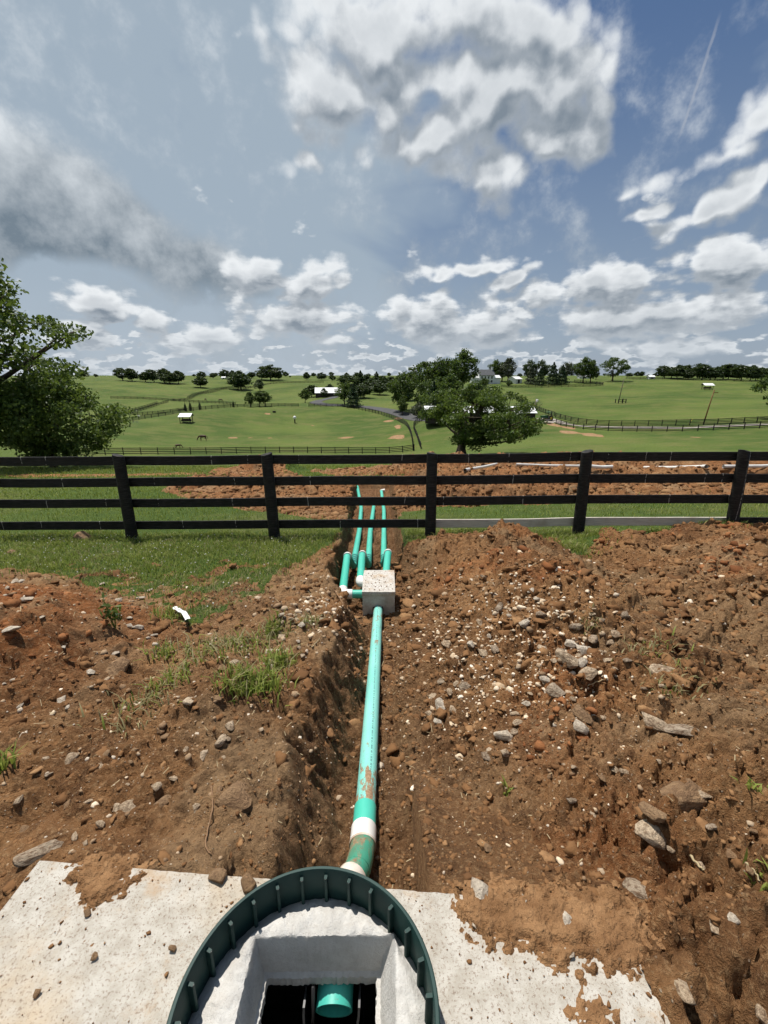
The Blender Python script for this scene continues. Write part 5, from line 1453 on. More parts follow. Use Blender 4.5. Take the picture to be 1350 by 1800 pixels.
outbuilding(397, 663, 500, 4, 4, 3, "tiny pale house on the left skyline")
def shelter(px, by, ty, wpx, label, rot, dist=None):
    """run-in feeder: pitched white roof on four posts over a trough"""
    p = at_dist(px, dist) if dist else on_far(px, by)
    r = math.hypot(p.x, p.y); Wd = wpx / FPX * r; H = px_h(p, ty, px)
    t = tag(empty("run_in_shelter", p, (0, 0, rot)), label, "shelter")
    for x in (-Wd * .40, Wd * .40):
        for y in (-1.3, 1.3):
            mb = MB(); mb.box((x - .09, y - .09, -.3), (x + .09, y + .09, H * .74)); mb.build("post", M_DARKWALL, t)
    mb = MB(); a = [(-Wd / 2, -1.9, H * .66), (Wd / 2, -1.9, H * .66), (Wd / 2, .5, H), (-Wd / 2, .5, H)]
    mb.add(a + [(x, y, z + .1) for x, y, z in a], [(0, 3, 2, 1), (4, 5, 6, 7), (0, 1, 5, 4), (1, 2, 6, 5), (2, 3, 7, 6), (3, 0, 4, 7)]); mb.build("roof", M_WHITEROOF, t)
    mb = MB(); a = [(-Wd / 2, .502, H), (Wd / 2, .502, H), (Wd / 2, 2.1, H * .70), (-Wd / 2, 2.1, H * .70)]
    mb.add(a + [(x, y, z + .1) for x, y, z in a], [(0, 3, 2, 1), (4, 5, 6, 7), (0, 1, 5, 4), (1, 2, 6, 5), (2, 3, 7, 6), (3, 0, 4, 7)]); mb.build("rear_roof", M_GREYROOF, t)
    mb = MB(); mb.box((-Wd * .38, -.5, .45), (Wd * .38, .5, .95)); mb.box((-Wd * .36, -.06, .95), (Wd * .36, .06, 1.2)); mb.build("trough", M_DARKWALL, t)
shelter(328, 742, 727, 19, "small white-roofed feeding shelter on posts in the left paddock", R(5))
shelter(1243, 684, 674, 13, "small white-roofed feeding shelter on the right hill pasture", R(-8))

# ================================================================== HORSES, POLES, TRACTOR
def horse_mesh(seed, grazing=True):
    verts = []; edges = []; rad = []
    def v(p, r): verts.append(p); rad.append(r); return len(verts) - 1
    hip = v((-.62, 0, 1.28), (.27, .30)); croup = v((-.88, 0, 1.24), (.20, .24)); bel = v((-.1, 0, 1.20), (.31, .34)); ch = v((.45, 0, 1.20), (.27, .34)); wi = v((.62, 0, 1.34), (.20, .24))
    edges += [(hip, croup), (hip, bel), (bel, ch), (ch, wi)]
    n1 = v((.98, 0, 1.12), (.15, .19)); n2 = v((1.28, 0, .72), (.11, .14)); hd = v((1.42, 0, .42), (.10, .12)); mu = v((1.50, 0, .12), (.06, .07))
    edges += [(wi, n1), (n1, n2), (n2, hd), (hd, mu)]
    for s in (-.17, .17):
        f0 = v((.46, s, .92), (.11, .12)); f1 = v((.50 + s * .4, s, .52), (.065, .07)); f2 = v((.48 + s * .5, s, .12), (.045, .05)); f3 = v((.53 + s * .5, s, .02), (.06, .06))
        edges += [(ch, f0), (f0, f1), (f1, f2), (f2, f3)]
        b0 = v((-.72, s, .92), (.16, .15)); b1 = v((-.60 + s * .5, s, .74), (.10, .10)); b2 = v((-.86 + s * .5, s, .50), (.065, .065)); b3 = v((-.82 + s * .5, s, .12), (.045, .05)); b4 = v((-.77 + s * .5, s, .02), (.06, .06))
        edges += [(hip, b0), (b0, b1), (b1, b2), (b2, b3), (b3, b4)]
    me = bpy.data.meshes.new("horse_body"); me.from_pydata(verts, edges, []); me.update()
    o = bpy.data.objects.new("horse_tmp", me); COL.objects.link(o)
    md = o.modifiers.new("skin", 'SKIN')
    for sv, r in zip(me.skin_vertices[0].data, rad): sv.radius = r
    me.skin_vertices[0].data[bel].use_root = True
    ss = o.modifiers.new("sub", 'SUBSURF'); ss.levels = 1
    dg = bpy.context.evaluated_depsgraph_get(); ev = o.evaluated_get(dg)
    m2 = bpy.data.meshes.new_from_object(ev); m2.name = "body"; m2.materials.clear(); m2.materials.append(M_HORSE)
    m2.polygons.foreach_set('use_smooth', np.ones(len(m2.polygons), bool))
    bpy.data.objects.remove(o); return m2
HORSE = horse_mesh(1)
def horse(px, by, label, scale, rz, dist=None):
    p = at_dist(px, dist) if dist else on_far(px, by)
    t = tag(empty("horse", p, (0, 0, rz), scale), label, "horse", "horses grazing in the paddocks")
    link("body", HORSE, t)
    mb = MB(); mb.tube([(-1.02, 0, 1.30), (-1.14, 0, 1.0), (-1.12, 0, .55)], [.04, .07, .03], 6); mb.build("tail", M_TYRE, t, True)
    mb = MB(); mb.tube([(.66, 0, 1.52), (1.02, 0, 1.30), (1.32, 0, .86)], [.03, .05, .03], 6); mb.build("mane", M_TYRE, t, True)
    for s in (-.06, .06):
        mb = MB(); mb.tube([(1.33, s, .62), (1.27, s * 1.3, .78)], [.035, .008], 5); mb.build("ear", M_HORSE, t)
horse(357, 775, "dark bay horse grazing in the left paddock", 1.0, math.pi + .2)
horse(314, 789, "small bay foal near the front fence of the left paddock", .62, .3)
horse(387, 706, "dark horse far off on the left valley field", 1.0, .4, 285)
horse(361, 703, "darker horse standing left of another on the left valley field", .9, 2.4, 292)
def pole(px, by, ty, label, mat, lean, arm=False, dist=None, top_box=False):
    p = at_dist(px, dist) if dist else on_far(px, by); H = px_h(p, ty, px)
    t = tag(empty("utility_pole", p), label, "pole")
    tip = Vector((lean * H, 0, H)); mb = MB(); mb.tube([(0, 0, -.5), tip * .5, tip], [.16, .14, .11], 8); mb.build("shaft", mat, t, True)
    if arm:
        mb = MB(); mb.box((tip.x - .1, -.06, H - .75), (tip.x + 1.0, .06, H - .58)); mb.build("crossarm", mat, t)
    if top_box:
        mb = MB(); mb.tube([tip + Vector((.25, -.2, -.3)), tip + Vector((.28, -.2, -1.0))], [.32, .26], 8); mb.build("lamp", M_WHITEWALL, t, True)
pole(1236, 746, 685, "leaning orange-brown utility pole by the gravel lane", M_POLE, .125, True)
pole(1087, 708, 664, "slim grey utility pole standing in the hill pasture", M_POLE_GREY, .09, False)
pole(941, 737, 700, "pole with a white lamp beside the tractor", M_POLE_GREY, .04, False, 133, True)
def pole_guard():
    p = on_far(1090, 709)
    t = tag(empty("pole_guard", p), "little dark fence guard around the foot of the pasture pole", "fence")
    for x, y in ((-1.2, -1), (1.5, -1), (1.5, 1.2), (-1.2, 1.2), (.2, -1)):
        mb = MB(); mb.box((x - .12, y - .12, -.3), (x + .12, y + .12, 1.5)); mb.build("post", M_FARFENCE, t)
    for z in (.6, 1.2):
        mb = MB(); mb.box((-1.2, -1.03, z), (1.5, -.99, z + .14)); mb.build("rail", M_FARFENCE, t)
pole_guard()
def guy_stake():
    p = on_far(1210, 747); t = tag(empty("guy_marker", p), "short slanting yellow guy marker left of the leaning pole", "marker")
    mb = MB(); mb.tube([(0, 0, 0), (.95, .3, 1.35)], .05, 6); mb.build("sleeve", M_YELLOW, t, True)
guy_stake()
def tractor():
    p = at_dist(964, 134); t = tag(empty("tractor", p, (0, 0, R(200))), "green farm tractor parked beside the lamp pole", "tractor")
    mb = MB(); mb.box((-.2, -.35, .85), (1.7, .35, 1.45)); mb.box((1.7, -.3, .8), (1.8, .3, 1.35)); mb.build("hood", M_TRACTOR, t)
    mb = MB(); mb.box((-1.2, -.55, .7), (-.2, .55, 1.1)); mb.build("seat_deck", M_TRACTOR, t)
    mb = MB()
    for x in (-1.15, -.2):
        for y in (-.6, .6): mb.box((x - .04, y - .04, 1.1), (x + .04, y + .04, 2.3))
    mb.build("cab_frame", M_TYRE, t)
    mb = MB(); mb.box((-1.35, -.75, 2.3), (0, .75, 2.4)); mb.build("canopy", M_TRACTOR, t)
    for x, r_, w in ((-.75, .75, .4), (1.3, .48, .28)):
        for y in (-.85, .85):
            mb = MB(); mb.tube([(x, y - w / 2, r_), (x, y + w / 2, r_)], r_, 18); wh = mb.build("wheel", M_TYRE, t)
            mb = MB(); mb.tube([(x, y - w / 2 - .01, r_), (x, y + w / 2 + .01, r_)], r_ * .5, 12); mb.build("rim", M_YELLOW, wh)
tractor()
def trailer():
    p = at_dist(951, 128); t = tag(empty("farm_trailer", p, (0, 0, R(-6))), "low dark flatbed farm trailer in the gravel yard", "trailer")
    mb = MB(); mb.box((-3, -1.1, .7), (3, 1.1, .85)); mb.build("deck", M_DARKWALL, t)
    mb = MB(); mb.box((-3, -1.1, .85), (-2.9, 1.1, 1.6)); mb.build("headboard", M_DARKWALL, t)
    mb = MB(); mb.box((3, -.06, .6), (4.3, .06, .72)); mb.build("drawbar", M_DARKWALL, t)
    for x in (-.8, .3):
        for y in (-1.0, 1.0):
            mb = MB(); mb.tube([(x, y - .12, .4), (x, y + .12, .4)], .4, 14); mb.build("wheel", M_TYRE, t)
trailer()
def feeder():
    p = on_far(518.5, 744); t = tag(empty("mineral_feeder", p), "white-topped feeder on a dark post in the middle of the left paddock", "feeder")
    mb = MB(); mb.tube([(0, 0, -.3), (0, 0, 1.5)], .22, 8); mb.build("stand", M_DARKWALL, t, True)
    mb = MB(); mb.tube([(0, 0, 1.35), (0, 0, 1.6), (0, 0, 2.2), (0, 0, 2.5)], [.3, .6, .55, .15], 12); mb.build("hood", M_WHITEROOF, t, True)
    p = on_far(482, 725); t = tag(empty("feed_tub", p), "small black tub on a bare patch in the left paddock", "tub")
    mb = MB(); mb.tube([(0, 0, 0), (0, 0, .55)], [.55, .7], 12, False); mb.build("tub", M_TYRE, t, True)
    mb = MB(); mb.tube([(0, 0, .50), (0, 0, .57)], [.72, .72], 12, True); mb.build("rim", M_TYRE, t, True)
feeder()

# ================================================================== STONES AND CLODS
def ico(level):
    import bmesh
    bm = bmesh.new(); bmesh.ops.create_icosphere(bm, subdivisions=level, radius=1.0)
    V = np.array([v.co[:] for v in bm.verts]); F = np.array([[v.index for v in f.verts] for f in bm.faces]); bm.free(); return V, F
ICO1, ICO2, ICO3 = ico(1), ico(2), ico(3)
def stone_shape(icos, seed, cuts=7, noise=.12):
    V, F = icos; rs = np.random.default_rng(seed); V = V.copy()
    for _ in range(cuts):
        d = rs.normal(size=3); d /= np.linalg.norm(d); lim = rs.uniform(.40, .80)
        over = V @ d - lim; V = V - np.where(over > 0, over, 0)[:, None] * d
    V *= 1 + noise * rs.normal(size=(len(V), 1)) * .5
    return V, F
def rot_matrices(n, rs, tilt=None):
    q = rs.normal(size=(n, 4)); q /= np.linalg.norm(q, axis=1)[:, None]
    w, x, y, z = q.T
    return np.stack([1 - 2 * (y * y + z * z), 2 * (x * y - z * w), 2 * (x * z + y * w), 2 * (x * y + z * w), 1 - 2 * (x * x + z * z), 2 * (y * z - x * w), 2 * (x * z - y * w), 2 * (y * z + x * w), 1 - 2 * (x * x + y * y)], -1).reshape(n, 3, 3)
def scatter(name, P, S, shapes, mat, label, cat, flat=.65, smooth=False):
    rs = np.random.default_rng(len(P)); Vs = []; Fs = []; o = 0
    pick = rs.integers(0, len(shapes), len(P))
    for k, (V, F) in enumerate(shapes):
        sel = np.where(pick == k)[0]; n = len(sel)
        if n == 0: continue
        Rm = rot_matrices(n, rs); sc = rs.uniform(.7, 1.3, (n, 1, 3))
        W = np.einsum('nij,nvj->nvi', Rm, V[None] * sc) * S[sel][:, None, None]
        W[:, :, 2] *= flat; W += P[sel][:, None, :]
        Vs.append(W.reshape(-1, 3)); Fs.append((F[None] + (np.arange(n) * len(V))[:, None, None]).reshape(-1, 3) + o); o += n * len(V)
    return tag(link(name, mesh_data(name, np.concatenate(Vs), np.concatenate(Fs), mat, smooth)), label, cat, None, 'stuff')
CLODS = [stone_shape(ICO2, 50 + i, 9, .42) for i in range(8)]
CRUMBS = [stone_shape(ICO1, 70 + i, 4, .5) for i in range(8)]
CHIPS = [stone_shape(ICO1, 90 + i, 4, .1) for i in range(6)]
S_SLAB = SLAB.mean(0) + (SLAB - SLAB.mean(0)) * 1.01
def soil_points(n, xr, yr, size, power=2.2, want=None, rs=rng, keep=None):
    """random points on bare soil, denser towards the camera, with power-law sizes"""
    x = rs.uniform(*xr, n); y = yr[0] * (yr[1] / yr[0]) ** rs.uniform(0, 1, n)
    ok = (near_pick(MG, x, y) < .4) & ~inside(S_SLAB, x, y)
    if keep is not None: ok &= keep(x, y)
    x, y = x[ok], y[ok]
    s = size[0] * (1 - rs.uniform(0, 1, len(x)) * (1 - (size[0] / size[1]) ** power)) ** (-1 / power)
    s = s * np.clip(y / 2.6, .55, 1.6)
    z = near_h(x, y)
    return np.stack([x, y, z + s * .0], -1), s
def fanx(P, S, k=1.25):
    m = np.abs(P[:, 0]) < (P[:, 1] + 1.1) * k
    return P[m], S[m]
P, S = fanx(*soil_points(52000, (-8.5, 8.5), (.9, 7.0), (.008, .060), 1.9, keep=lambda x, y: (x > -.15) | (rng.uniform(0, 1, len(x)) < .38)))
redm = near_pick(MR, P[:, 0], P[:, 1]) > .5
scatter("soil_clods", P[~redm & (S > .016)], S[~redm & (S > .016)], CLODS, M_CLOD, "loose brown soil clods on the dug ground", "soil clods")
scatter("soil_crumbs", P[~redm & (S <= .016)], S[~redm & (S <= .016)], CRUMBS, M_CLOD, "fine brown soil crumbs on the dug ground", "soil crumbs")
scatter("red_clods", P[redm], S[redm], CRUMBS, M_CLOD_RED, "reddish soil clods on the left mound", "soil clods")
P, S = soil_points(13000, (-8, 17), (8.5, 24.0), (.05, .20), 2.4, keep=lambda x, y: near_pick(MTR, x, y) < .4)
S = S * .5
scatter("spoil_clods", P, S, CRUMBS, M_CLOD, "red-brown clods on the spoil rows beyond the fence", "soil clods")
# small gravel: many on the right-hand heap, streaks on the left
def gravel_keep(x, y):
    w = .07 + .95 * np.exp(-((x - 1.0) / .75) ** 2 - ((y - 3.2) / 1.3) ** 2) + .65 * np.exp(-((x + .75) / .35) ** 2 - ((y - 3.6) / 1.0) ** 2) + .35 * np.exp(-((x + 1.3) / .8) ** 2 - ((y - 2.0) / .8) ** 2) + .35 * np.exp(-((x + 3) / .9) ** 2 - ((y - 3) / .7) ** 2)
    return rng.uniform(0, 1, len(x)) < w
P, S = fanx(*soil_points(30000, (-6, 5), (1.05, 6.8), (.006, .034), 1.9, keep=gravel_keep))
scatter("gravel", P, S, CHIPS, M_GRAVEL, "small pale gravel chips strewn over the soil", "gravel")
P = np.stack([rng.uniform(-1.2, .75, 900), rng.uniform(.15, 1.13, 900), np.full(900, .002)], -1)
ok = inside(SLAB * .99 + SLAB.mean(0) * .01, P[:, 0], P[:, 1]) & (np.hypot(P[:, 0] - RING_C.x, P[:, 1] - RING_C.y) > RING_R + .01)
ok &= (rng.uniform(0, 1, 900) < np.where(P[:, 0] > .2, 1.0, .6))
P = P[ok]; scatter("slab_crumbs", P, .0022 * rng.pareto(2.2, len(P)).clip(0, 4) + .002, CRUMBS, M_CLOD, "dark soil crumbs spilled on the concrete slab", "soil crumbs")

RUBBLE = [stone_shape(ICO2, 120 + i, 14, .08) for i in range(8)]
M_RUBBLE = make_bits_mat("pale_rubble", [(0, (0.48, 0.35, 0.22)), (0.35, (0.62, 0.49, 0.34)), (0.7, (0.74, 0.62, 0.46)), (1, (0.84, 0.75, 0.62))])
def rubble_keep(x, y):
    w = np.exp(-((x - 1.15 - .25 * np.sin(y * 2)) / .42) ** 2 - ((y - 3.15) / .75) ** 2) + .8 * np.exp(-((x - .62) / .22) ** 2 - ((y - 3.3) / .6) ** 2) + .55 * np.exp(-((x - .95) / .35) ** 2 - ((y - 2.25) / .3) ** 2) + .9 * np.exp(-((x + .62) / .16) ** 2 - ((y - 3.75) / .6) ** 2) + .025 * (x > .3) + .01
    return rng.uniform(0, 1, len(x)) < w * (.35 + .9 * (fbm(x, y, 2.2, 3) > -.05))
P, S = fanx(*soil_points(15000, (-2.5, 3.5), (1.2, 5.5), (.011, .050), 1.9, keep=rubble_keep))
S = S * .8
scatter("rubble", P, S, RUBBLE, M_RUBBLE, "pale limestone rubble scattered over the right heap and trench edge", "rubble", .7)
P = np.stack([rng.uniform(BOX_X0 + .02, BOX_X1 - .02, 70), rng.uniform(BOX_Y0 + .03, BOX_Y1 - .03, 70), np.full(70, 0.0)], -1)
P[:, 2] = -1.16 + .331 + .055 * (P[:, 1] - (BOX_Y0 + BOX_Y1) / 2)
scatter("lid_crumbs", P, rng.uniform(.003, .010, 70), CRUMBS, M_CLOD, "brown soil crumbs lying on the distribution box lid", "soil crumbs", .6)
STONES = [mesh_data("rock", *stone_shape(ICO3, 200 + i, 18, .035), None) for i in range(9)]
for i, me in enumerate(STONES): me.materials.append(M_ROCK)
def stone(px, py, wpx, label, mat=None, group=None, flat=.6, long=1.0, rz=None, on_slab=False, bury=.15, name="rock"):
    if on_slab:
        d = ray(px, py); t_ = EYE / -d.z; p = Vector((d.x * t_, d.y * t_, .006))
    else: p = hit_near(px, py)
    d = ray(px, py).normalized()
    depth = (p - Vector((0, 0, EYE))).dot(Vector((0, math.cos(PITCH), -math.sin(PITCH))))
    s = wpx / FPX * depth / 2 * 1.5
    rs = random.Random(int(px * 7 + py)); me = STONES[rs.randrange(len(STONES))]
    o = link(name, me, None, p + Vector((0, 0, s * flat * (1 - 2 * bury) * .5)), (rs.uniform(-.35, .35), rs.uniform(-.35, .35), rs.uniform(0, 6.28) if rz is None else rz), (s * long, s / long ** .4, s * flat))
    if mat is not None: o.material_slots[0].link = 'OBJECT'; o.material_slots[0].material = mat
    return tag(o, label, "rock", group)
def Z3(x, y): return 750 + x / 2.25, 950 + y / 2.25
def Z1(x, y): return x / 2.7, 980 + y / 2.7
def Z5(x, y): return 650 + x / 1.9286, 1480 + y / 1.9286
# singled-out stones
stone(*Z3(880, 1150), 50, "large flat pale rock half buried in soil on the right, nearest big one", M_ROCK, None, .38, 1.2, .6, bury=.3)
stone(*Z3(905, 1085), 38, "tan soil-crusted rock just above the large flat pale rock", M_ROCK_TAN, None, .4)
stone(*Z3(1065, 1000), 26, "pale narrow rock standing on edge at the right side", M_ROCK, None, .5, 1.3)
stone(*Z3(1000, 755), 38, "long grey slab-like rock on the right of the heap", M_ROCK_GREY, None, .4, 1.4, -.5)
stone(*Z3(898, 728), 30, "pale elongated rock left of the long grey slab-like rock", M_ROCK, None, .45, 1.4, -.6)
stone(*Z3(935, 525), 34, "flat tan-white rock beside the dry grass on the heap", M_ROCK, None, .35, 1.3, -.3)
stone(*Z3(1020, 1010), 60, "big dark earth-crusted boulder at the right side", M_ROCK_TAN, None, .55, 1.1, bury=.3)
stone(*Z3(610, 700), 30, "reddish rounded rock on the middle of the heap", M_ROCK_TAN, None, .6)
stone(*Z3(310, 780), 27, "bright pale rock lowest of the heap's left cluster", M_ROCK_WHITE, None, .6)
stone(*Z1(560, 550), 40, "tan angular block of earth on the left red mound", M_ROCK_TAN, None, .6)
stone(*Z1(55, 345), 22, "white flat stone on the red mound near the left edge", M_ROCK_WHITE, None, .4, 1.2)
stone(*Z1(205, 1395), 38, "long flat grey-white stone just beyond the slab's left corner", M_ROCK_GREY, None, .3, 1.6, .6)
stone(*Z1(610, 1195), 28, "pale broken stone in dark soil left of the trench", M_ROCK, None, .5)
stone(*Z1(775, 1170), 26, "tan stone right of the pale broken stone left of the trench", M_ROCK_TAN, None, .5)
stone(*Z1(1050, 880), 18, "upright tan-white stone near the trench's left edge", M_ROCK, None, .7, 1.2)
stone(*Z1(655, 338), 17, "white stone at the foot of the weed on the red mound", M_ROCK_WHITE, None, .6)
stone(*Z1(1130, 1150), 52, "large cracked earth block at the left trench edge", M_ROCK_TAN, None, .5, 1.1, bury=.4)
stone(147, 948, 27, "tan boulder in the grass under the fence at left", M_ROCK_TAN, None, .75)
stone(21, 974, 15, "small tan clod in the grass at the far left", M_ROCK_TAN, None, .6)
stone(*Z5(372, 180), 33, "white stone at the slab's far edge on the mud patch", M_ROCK_WHITE, None, .5, 1.1, on_slab=True)
stone(*Z5(677, 277), 26, "pale stone in the middle of the slab's large mud patch", M_ROCK_WHITE, None, .5, 1.2, .4, True)
stone(*Z5(673, 382), 17, "small white stone at the near edge of the slab's large mud patch", M_ROCK_WHITE, None, .5, 1.2, -.3, True)
stone(*Z5(775, 370), 14, "small orange-tan stone on the slab's large mud patch", M_ROCK_TAN, None, .6, on_slab=True)
stone(*Z5(355, 282), 13, "narrow white stone at the left edge of the large mud patch", M_ROCK_WHITE, None, .5, 1.6, 1.2, True)
stone(*Z5(625, 300), 11, "tiny pale stone left of the middle stone on the mud patch", M_ROCK, None, .6, on_slab=True)
stone(*Z5(838, 405), 14, "small brown stone at the right of the large mud patch", M_ROCK_TAN, None, .6, on_slab=True)
stone(*Z5(515, 195), 12, "tiny white chip at the slab's far edge beside the white stone", M_ROCK_WHITE, None, .5, 1.3, on_slab=True)
stone(*Z5(912, 170), 42, "grey rock at the slab's far right corner", M_ROCK_GREY, None, .5, 1.2, -.5)
stone(*Z5(1060, 510), 32, "pale jagged rock against the slab's right edge", M_ROCK, None, .6, 1.3, 1.3)
stone(*Z5(1170, 300), 24, "small pale stone on the soil right of the slab", M_ROCK, None, .5, 1.3)
stone(*Z5(1235, 268), 18, "white stone pair member right of the slab near the edge", M_ROCK_WHITE, None, .6)
stone(*Z5(1335, 600), 32, "pale stone in the bottom right corner", M_ROCK, None, .5)
stone(425 / 2.25 + 250, 268 / 2.25 + 1440, 25, "tan clod on the slab just left of the riser ring", M_ROCK_TAN, None, .6, on_slab=True)
stone(305 / 2.25 + 250, 232 / 2.25 + 1440, 26, "dark brown soil lump on the slab's far edge", M_ROCK_TAN, None, .6, on_slab=True)
for q, lab in (((125 / 3.375 + 30, 1480 + 905 / 3.375), "round brown pebble on the slab at far left"), ((565 / 3.375, 1480 + 690 / 3.375), "dark pebble below the small mud blob"), ((525 / 3.375, 1480 + 435 / 3.375), "dark pebble just below the left mud patch"), ((1030 / 3.375, 1480 + 640 / 3.375), "grey-tan pebble on the slab left of the riser")):
    stone(q[0], q[1], 11, lab, M_ROCK_TAN, None, .5, on_slab=True)
# the many look-alikes, told apart by size and by their place counted from the left
def stone_group(items, conv, div, noun, where, group, mats, flat, long):
    items = sorted(items, key=lambda q: conv(q[0], q[1])[0])
    ws = sorted(q[2] for q in items)
    for i, (x, y, w) in enumerate(items):
        size = "small" if w <= ws[len(ws) // 3] else ("large" if w > ws[2 * len(ws) // 3] else "middling")
        n = i + 1; suf = "th" if 10 <= n % 100 <= 20 else {1: "st", 2: "nd", 3: "rd"}.get(n % 10, "th")
        which = "leftmost" if i == 0 else ("rightmost" if n == len(items) else "%d%s from left" % (n, suf))
        stone(*conv(x, y), w / div, "%s %s, %s %s" % (size, noun, which, where), rs_.choice(mats), group, rs_.uniform(*flat), rs_.uniform(*long))
stone_group(((448, 298, 32), (590, 352, 55), (655, 398, 50), (570, 415, 50), (630, 445, 60), (563, 480, 65), (612, 490, 40), (718, 480, 40), (640, 535, 60), (472, 563, 40), (512, 608, 70), (745, 375, 40), (725, 410, 30), (458, 433, 35),
                (285, 275, 35), (385, 332, 40), (270, 437, 30), (172, 415, 30), (222, 450, 30), (80, 415, 38), (243, 380, 22), (58, 560, 30), (145, 582, 45), (30, 620, 32), (57, 663, 45), (105, 680, 35), (345, 760, 36), (358, 725, 32),
                (235, 860, 46), (310, 843, 35), (605, 755, 45), (780, 300, 30), (225, 150, 22), (412, 200, 25), (435, 240, 28), (210, 328, 28), (330, 305, 22), (655, 338, 22), (690, 320, 22), (650, 300, 20), (790, 480, 26), (740, 515, 22), (560, 570, 20),
                (580, 630, 22), (395, 650, 26), (410, 610, 22), (350, 690, 24), (660, 690, 22), (700, 705, 20), (120, 570, 26), (90, 600, 26), (15, 690, 26), (40, 720, 24), (500, 480, 26), (690, 450, 30), (600, 460, 28), (540, 440, 26)), Z3, 2.25, "limestone rock", "in the right heap's stony cluster", "stones on the right soil heap", [M_ROCK, M_ROCK, M_ROCK_WHITE, M_ROCK_GREY], (.5, .8), (1, 1.35))
stone_group(((898, 963, 22), (580, 897, 25), (540, 887, 16), (1122, 855, 25), (740, 915, 35), (780, 920, 35), (695, 945, 35), (243, 1225, 40), (1125, 1140, 45), (1200, 1245, 50), (570, 1030, 35), (490, 937, 30), (965, 1225, 35), (1290, 1150, 35), (915, 880, 24), (960, 880, 22), (1050, 740, 24), (500, 780, 20), (1010, 880, 20), (860, 590, 26), (930, 580, 28), (1000, 810, 30), (480, 1250, 18), (660, 1090, 35), (1080, 1290, 40), (1280, 1310, 45), (410, 850, 26)), Z3, 2.9, "stray rock", "on the right slope below the stony cluster", "stones on the right slope", [M_ROCK, M_ROCK_TAN, M_ROCK_GREY], (.45, .7), (1, 1.4))
stone_group(((200, 287, 28), (612, 328, 28), (615, 290, 28), (545, 460, 32), (428, 550, 35), (60, 585, 22), (293, 680, 45), (20, 608, 18), (95, 705, 20), (320, 712, 20), (705, 385, 22), (70, 122, 38), (100, 120, 30), (130, 203, 42), (565, 205, 30), (665, 198, 32), (485, 130, 30), (305, 425, 18), (35, 150, 24), (710, 160, 24), (730, 370, 22)), Z1, 2.7, "white stone", "on the red mound at left", "white stones on the left mound", [M_ROCK_WHITE], (.5, .55), (1, 1.5))
stone_group(((790, 852, 50), (1030, 675, 45), (1115, 500, 35), (823, 1050, 40), (745, 1095, 40), (405, 1360, 25), (85, 1160, 45), (880, 915, 25), (970, 938, 35), (900, 690, 60), (770, 830, 30), (230, 1035, 26), (215, 960, 24), (605, 1080, 20), (640, 915, 26), (505, 935, 32), (340, 960, 55), (480, 1000, 34), (620, 975, 24), (1095, 800, 40), (1050, 530, 40), (1060, 950, 26), (1080, 870, 24), (1040, 1110, 34), (425, 1160, 34), (320, 1180, 34), (355, 1330, 34), (560, 1200, 40), (480, 1270, 36), (115, 1295, 40), (900, 1160, 22), (930, 1190, 36), (1240, 820, 30)), Z1, 2.7, "pale stone", "in the trampled soil left of the trench", "stones left of the trench", [M_ROCK, M_ROCK, M_ROCK_TAN], (.45, .7), (1, 1.4))
def Z7(x, y): return 480 + x / 8.44, 1000 + y / 8.44
stone_group(((120, 700, 90), (165, 720, 60), (245, 690, 80), (270, 755, 80), (360, 775, 80), (440, 725, 80), (430, 850, 110), (715, 760, 90), (840, 780, 60), (560, 490, 110), (130, 810, 70), (100, 960, 60), (130, 1030, 130), (380, 1170, 70), (440, 1300, 100), (375, 1085, 60), (930, 985, 60), (1075, 1030, 40), (1295, 1180, 80), (60, 915, 60), (330, 690, 60), (300, 290, 60), (640, 600, 70), (790, 560, 60), (1165, 1290, 50)), Z7, 9.4, "rubble stone", "at the trench edge beside the box", "rubble at the trench edge", [M_ROCK, M_ROCK_WHITE, M_ROCK], (.5, .75), (1, 1.4))

# ================================================================== GRASS
def blades(P, H, mat, name, label, cat, bend=.5, width=.004, kind='stuff', root=None, seed=1):
    """each blade: a bent, tapering three-piece strip"""
    rs = np.random.default_rng(seed); n = len(P)
    a = rs.uniform(0, 2 * np.pi, n); d = np.stack([np.cos(a), np.sin(a), np.zeros(n)], -1); s = np.stack([-np.sin(a), np.cos(a), np.zeros(n)], -1)
    H = np.asarray(H); b_ = (bend * rs.uniform(.2, 1.3, n) * H)[:, None]; w = (width * rs.uniform(.7, 1.4, n))[:, None] if np.isscalar(width) else width[:, None]
    up = np.zeros((n, 3)); up[:, 2] = H
    p0 = P - np.array([0, 0, .01]); p1 = P + up * .55 + d * b_ * .28; p2 = P + up * (1 - .25 * np.clip(b_ / H[:, None], 0, 1.2)) + d * b_
    V = np.stack([p0 - s * w, p0 + s * w, p1 - s * w * .8, p1 + s * w * .8, p2], 1).reshape(-1, 3)
    o = np.arange(n)[:, None] * 5
    F = np.concatenate([o + np.array([[0, 1, 3]]), o + np.array([[0, 3, 2]]), o + np.array([[2, 3, 4]])], 0)
    ob = link(name, mesh_data(name, V, F, mat), root)
    if label: tag(ob, label, cat, None, kind)
    return ob
def turf_points(n, xr, yr, rs):
    x = rs.uniform(*xr, n); y = yr[0] + (yr[1] - yr[0]) * rs.uniform(0, 1, n) ** 1.0
    g = near_pick(MG, x + rs.normal(size=n) * .16 * np.clip(y / 6, .8, 2), y + rs.normal(size=n) * .16 * np.clip(y / 6, .8, 2)) * (near_pick(MTR, x, y) < .5)
    ok = (rs.uniform(0, 1, n) < g) & (np.abs(x) < y * 1.0 + .6) & (fbm(x, y, 1.1, 3) + rs.uniform(-.9, .7, n) + .9 * sstep(5.3, 3.6, y) * (fbm(x + 5, y, 2.2, 3) + .15) < .24)
    return x[ok], y[ok]
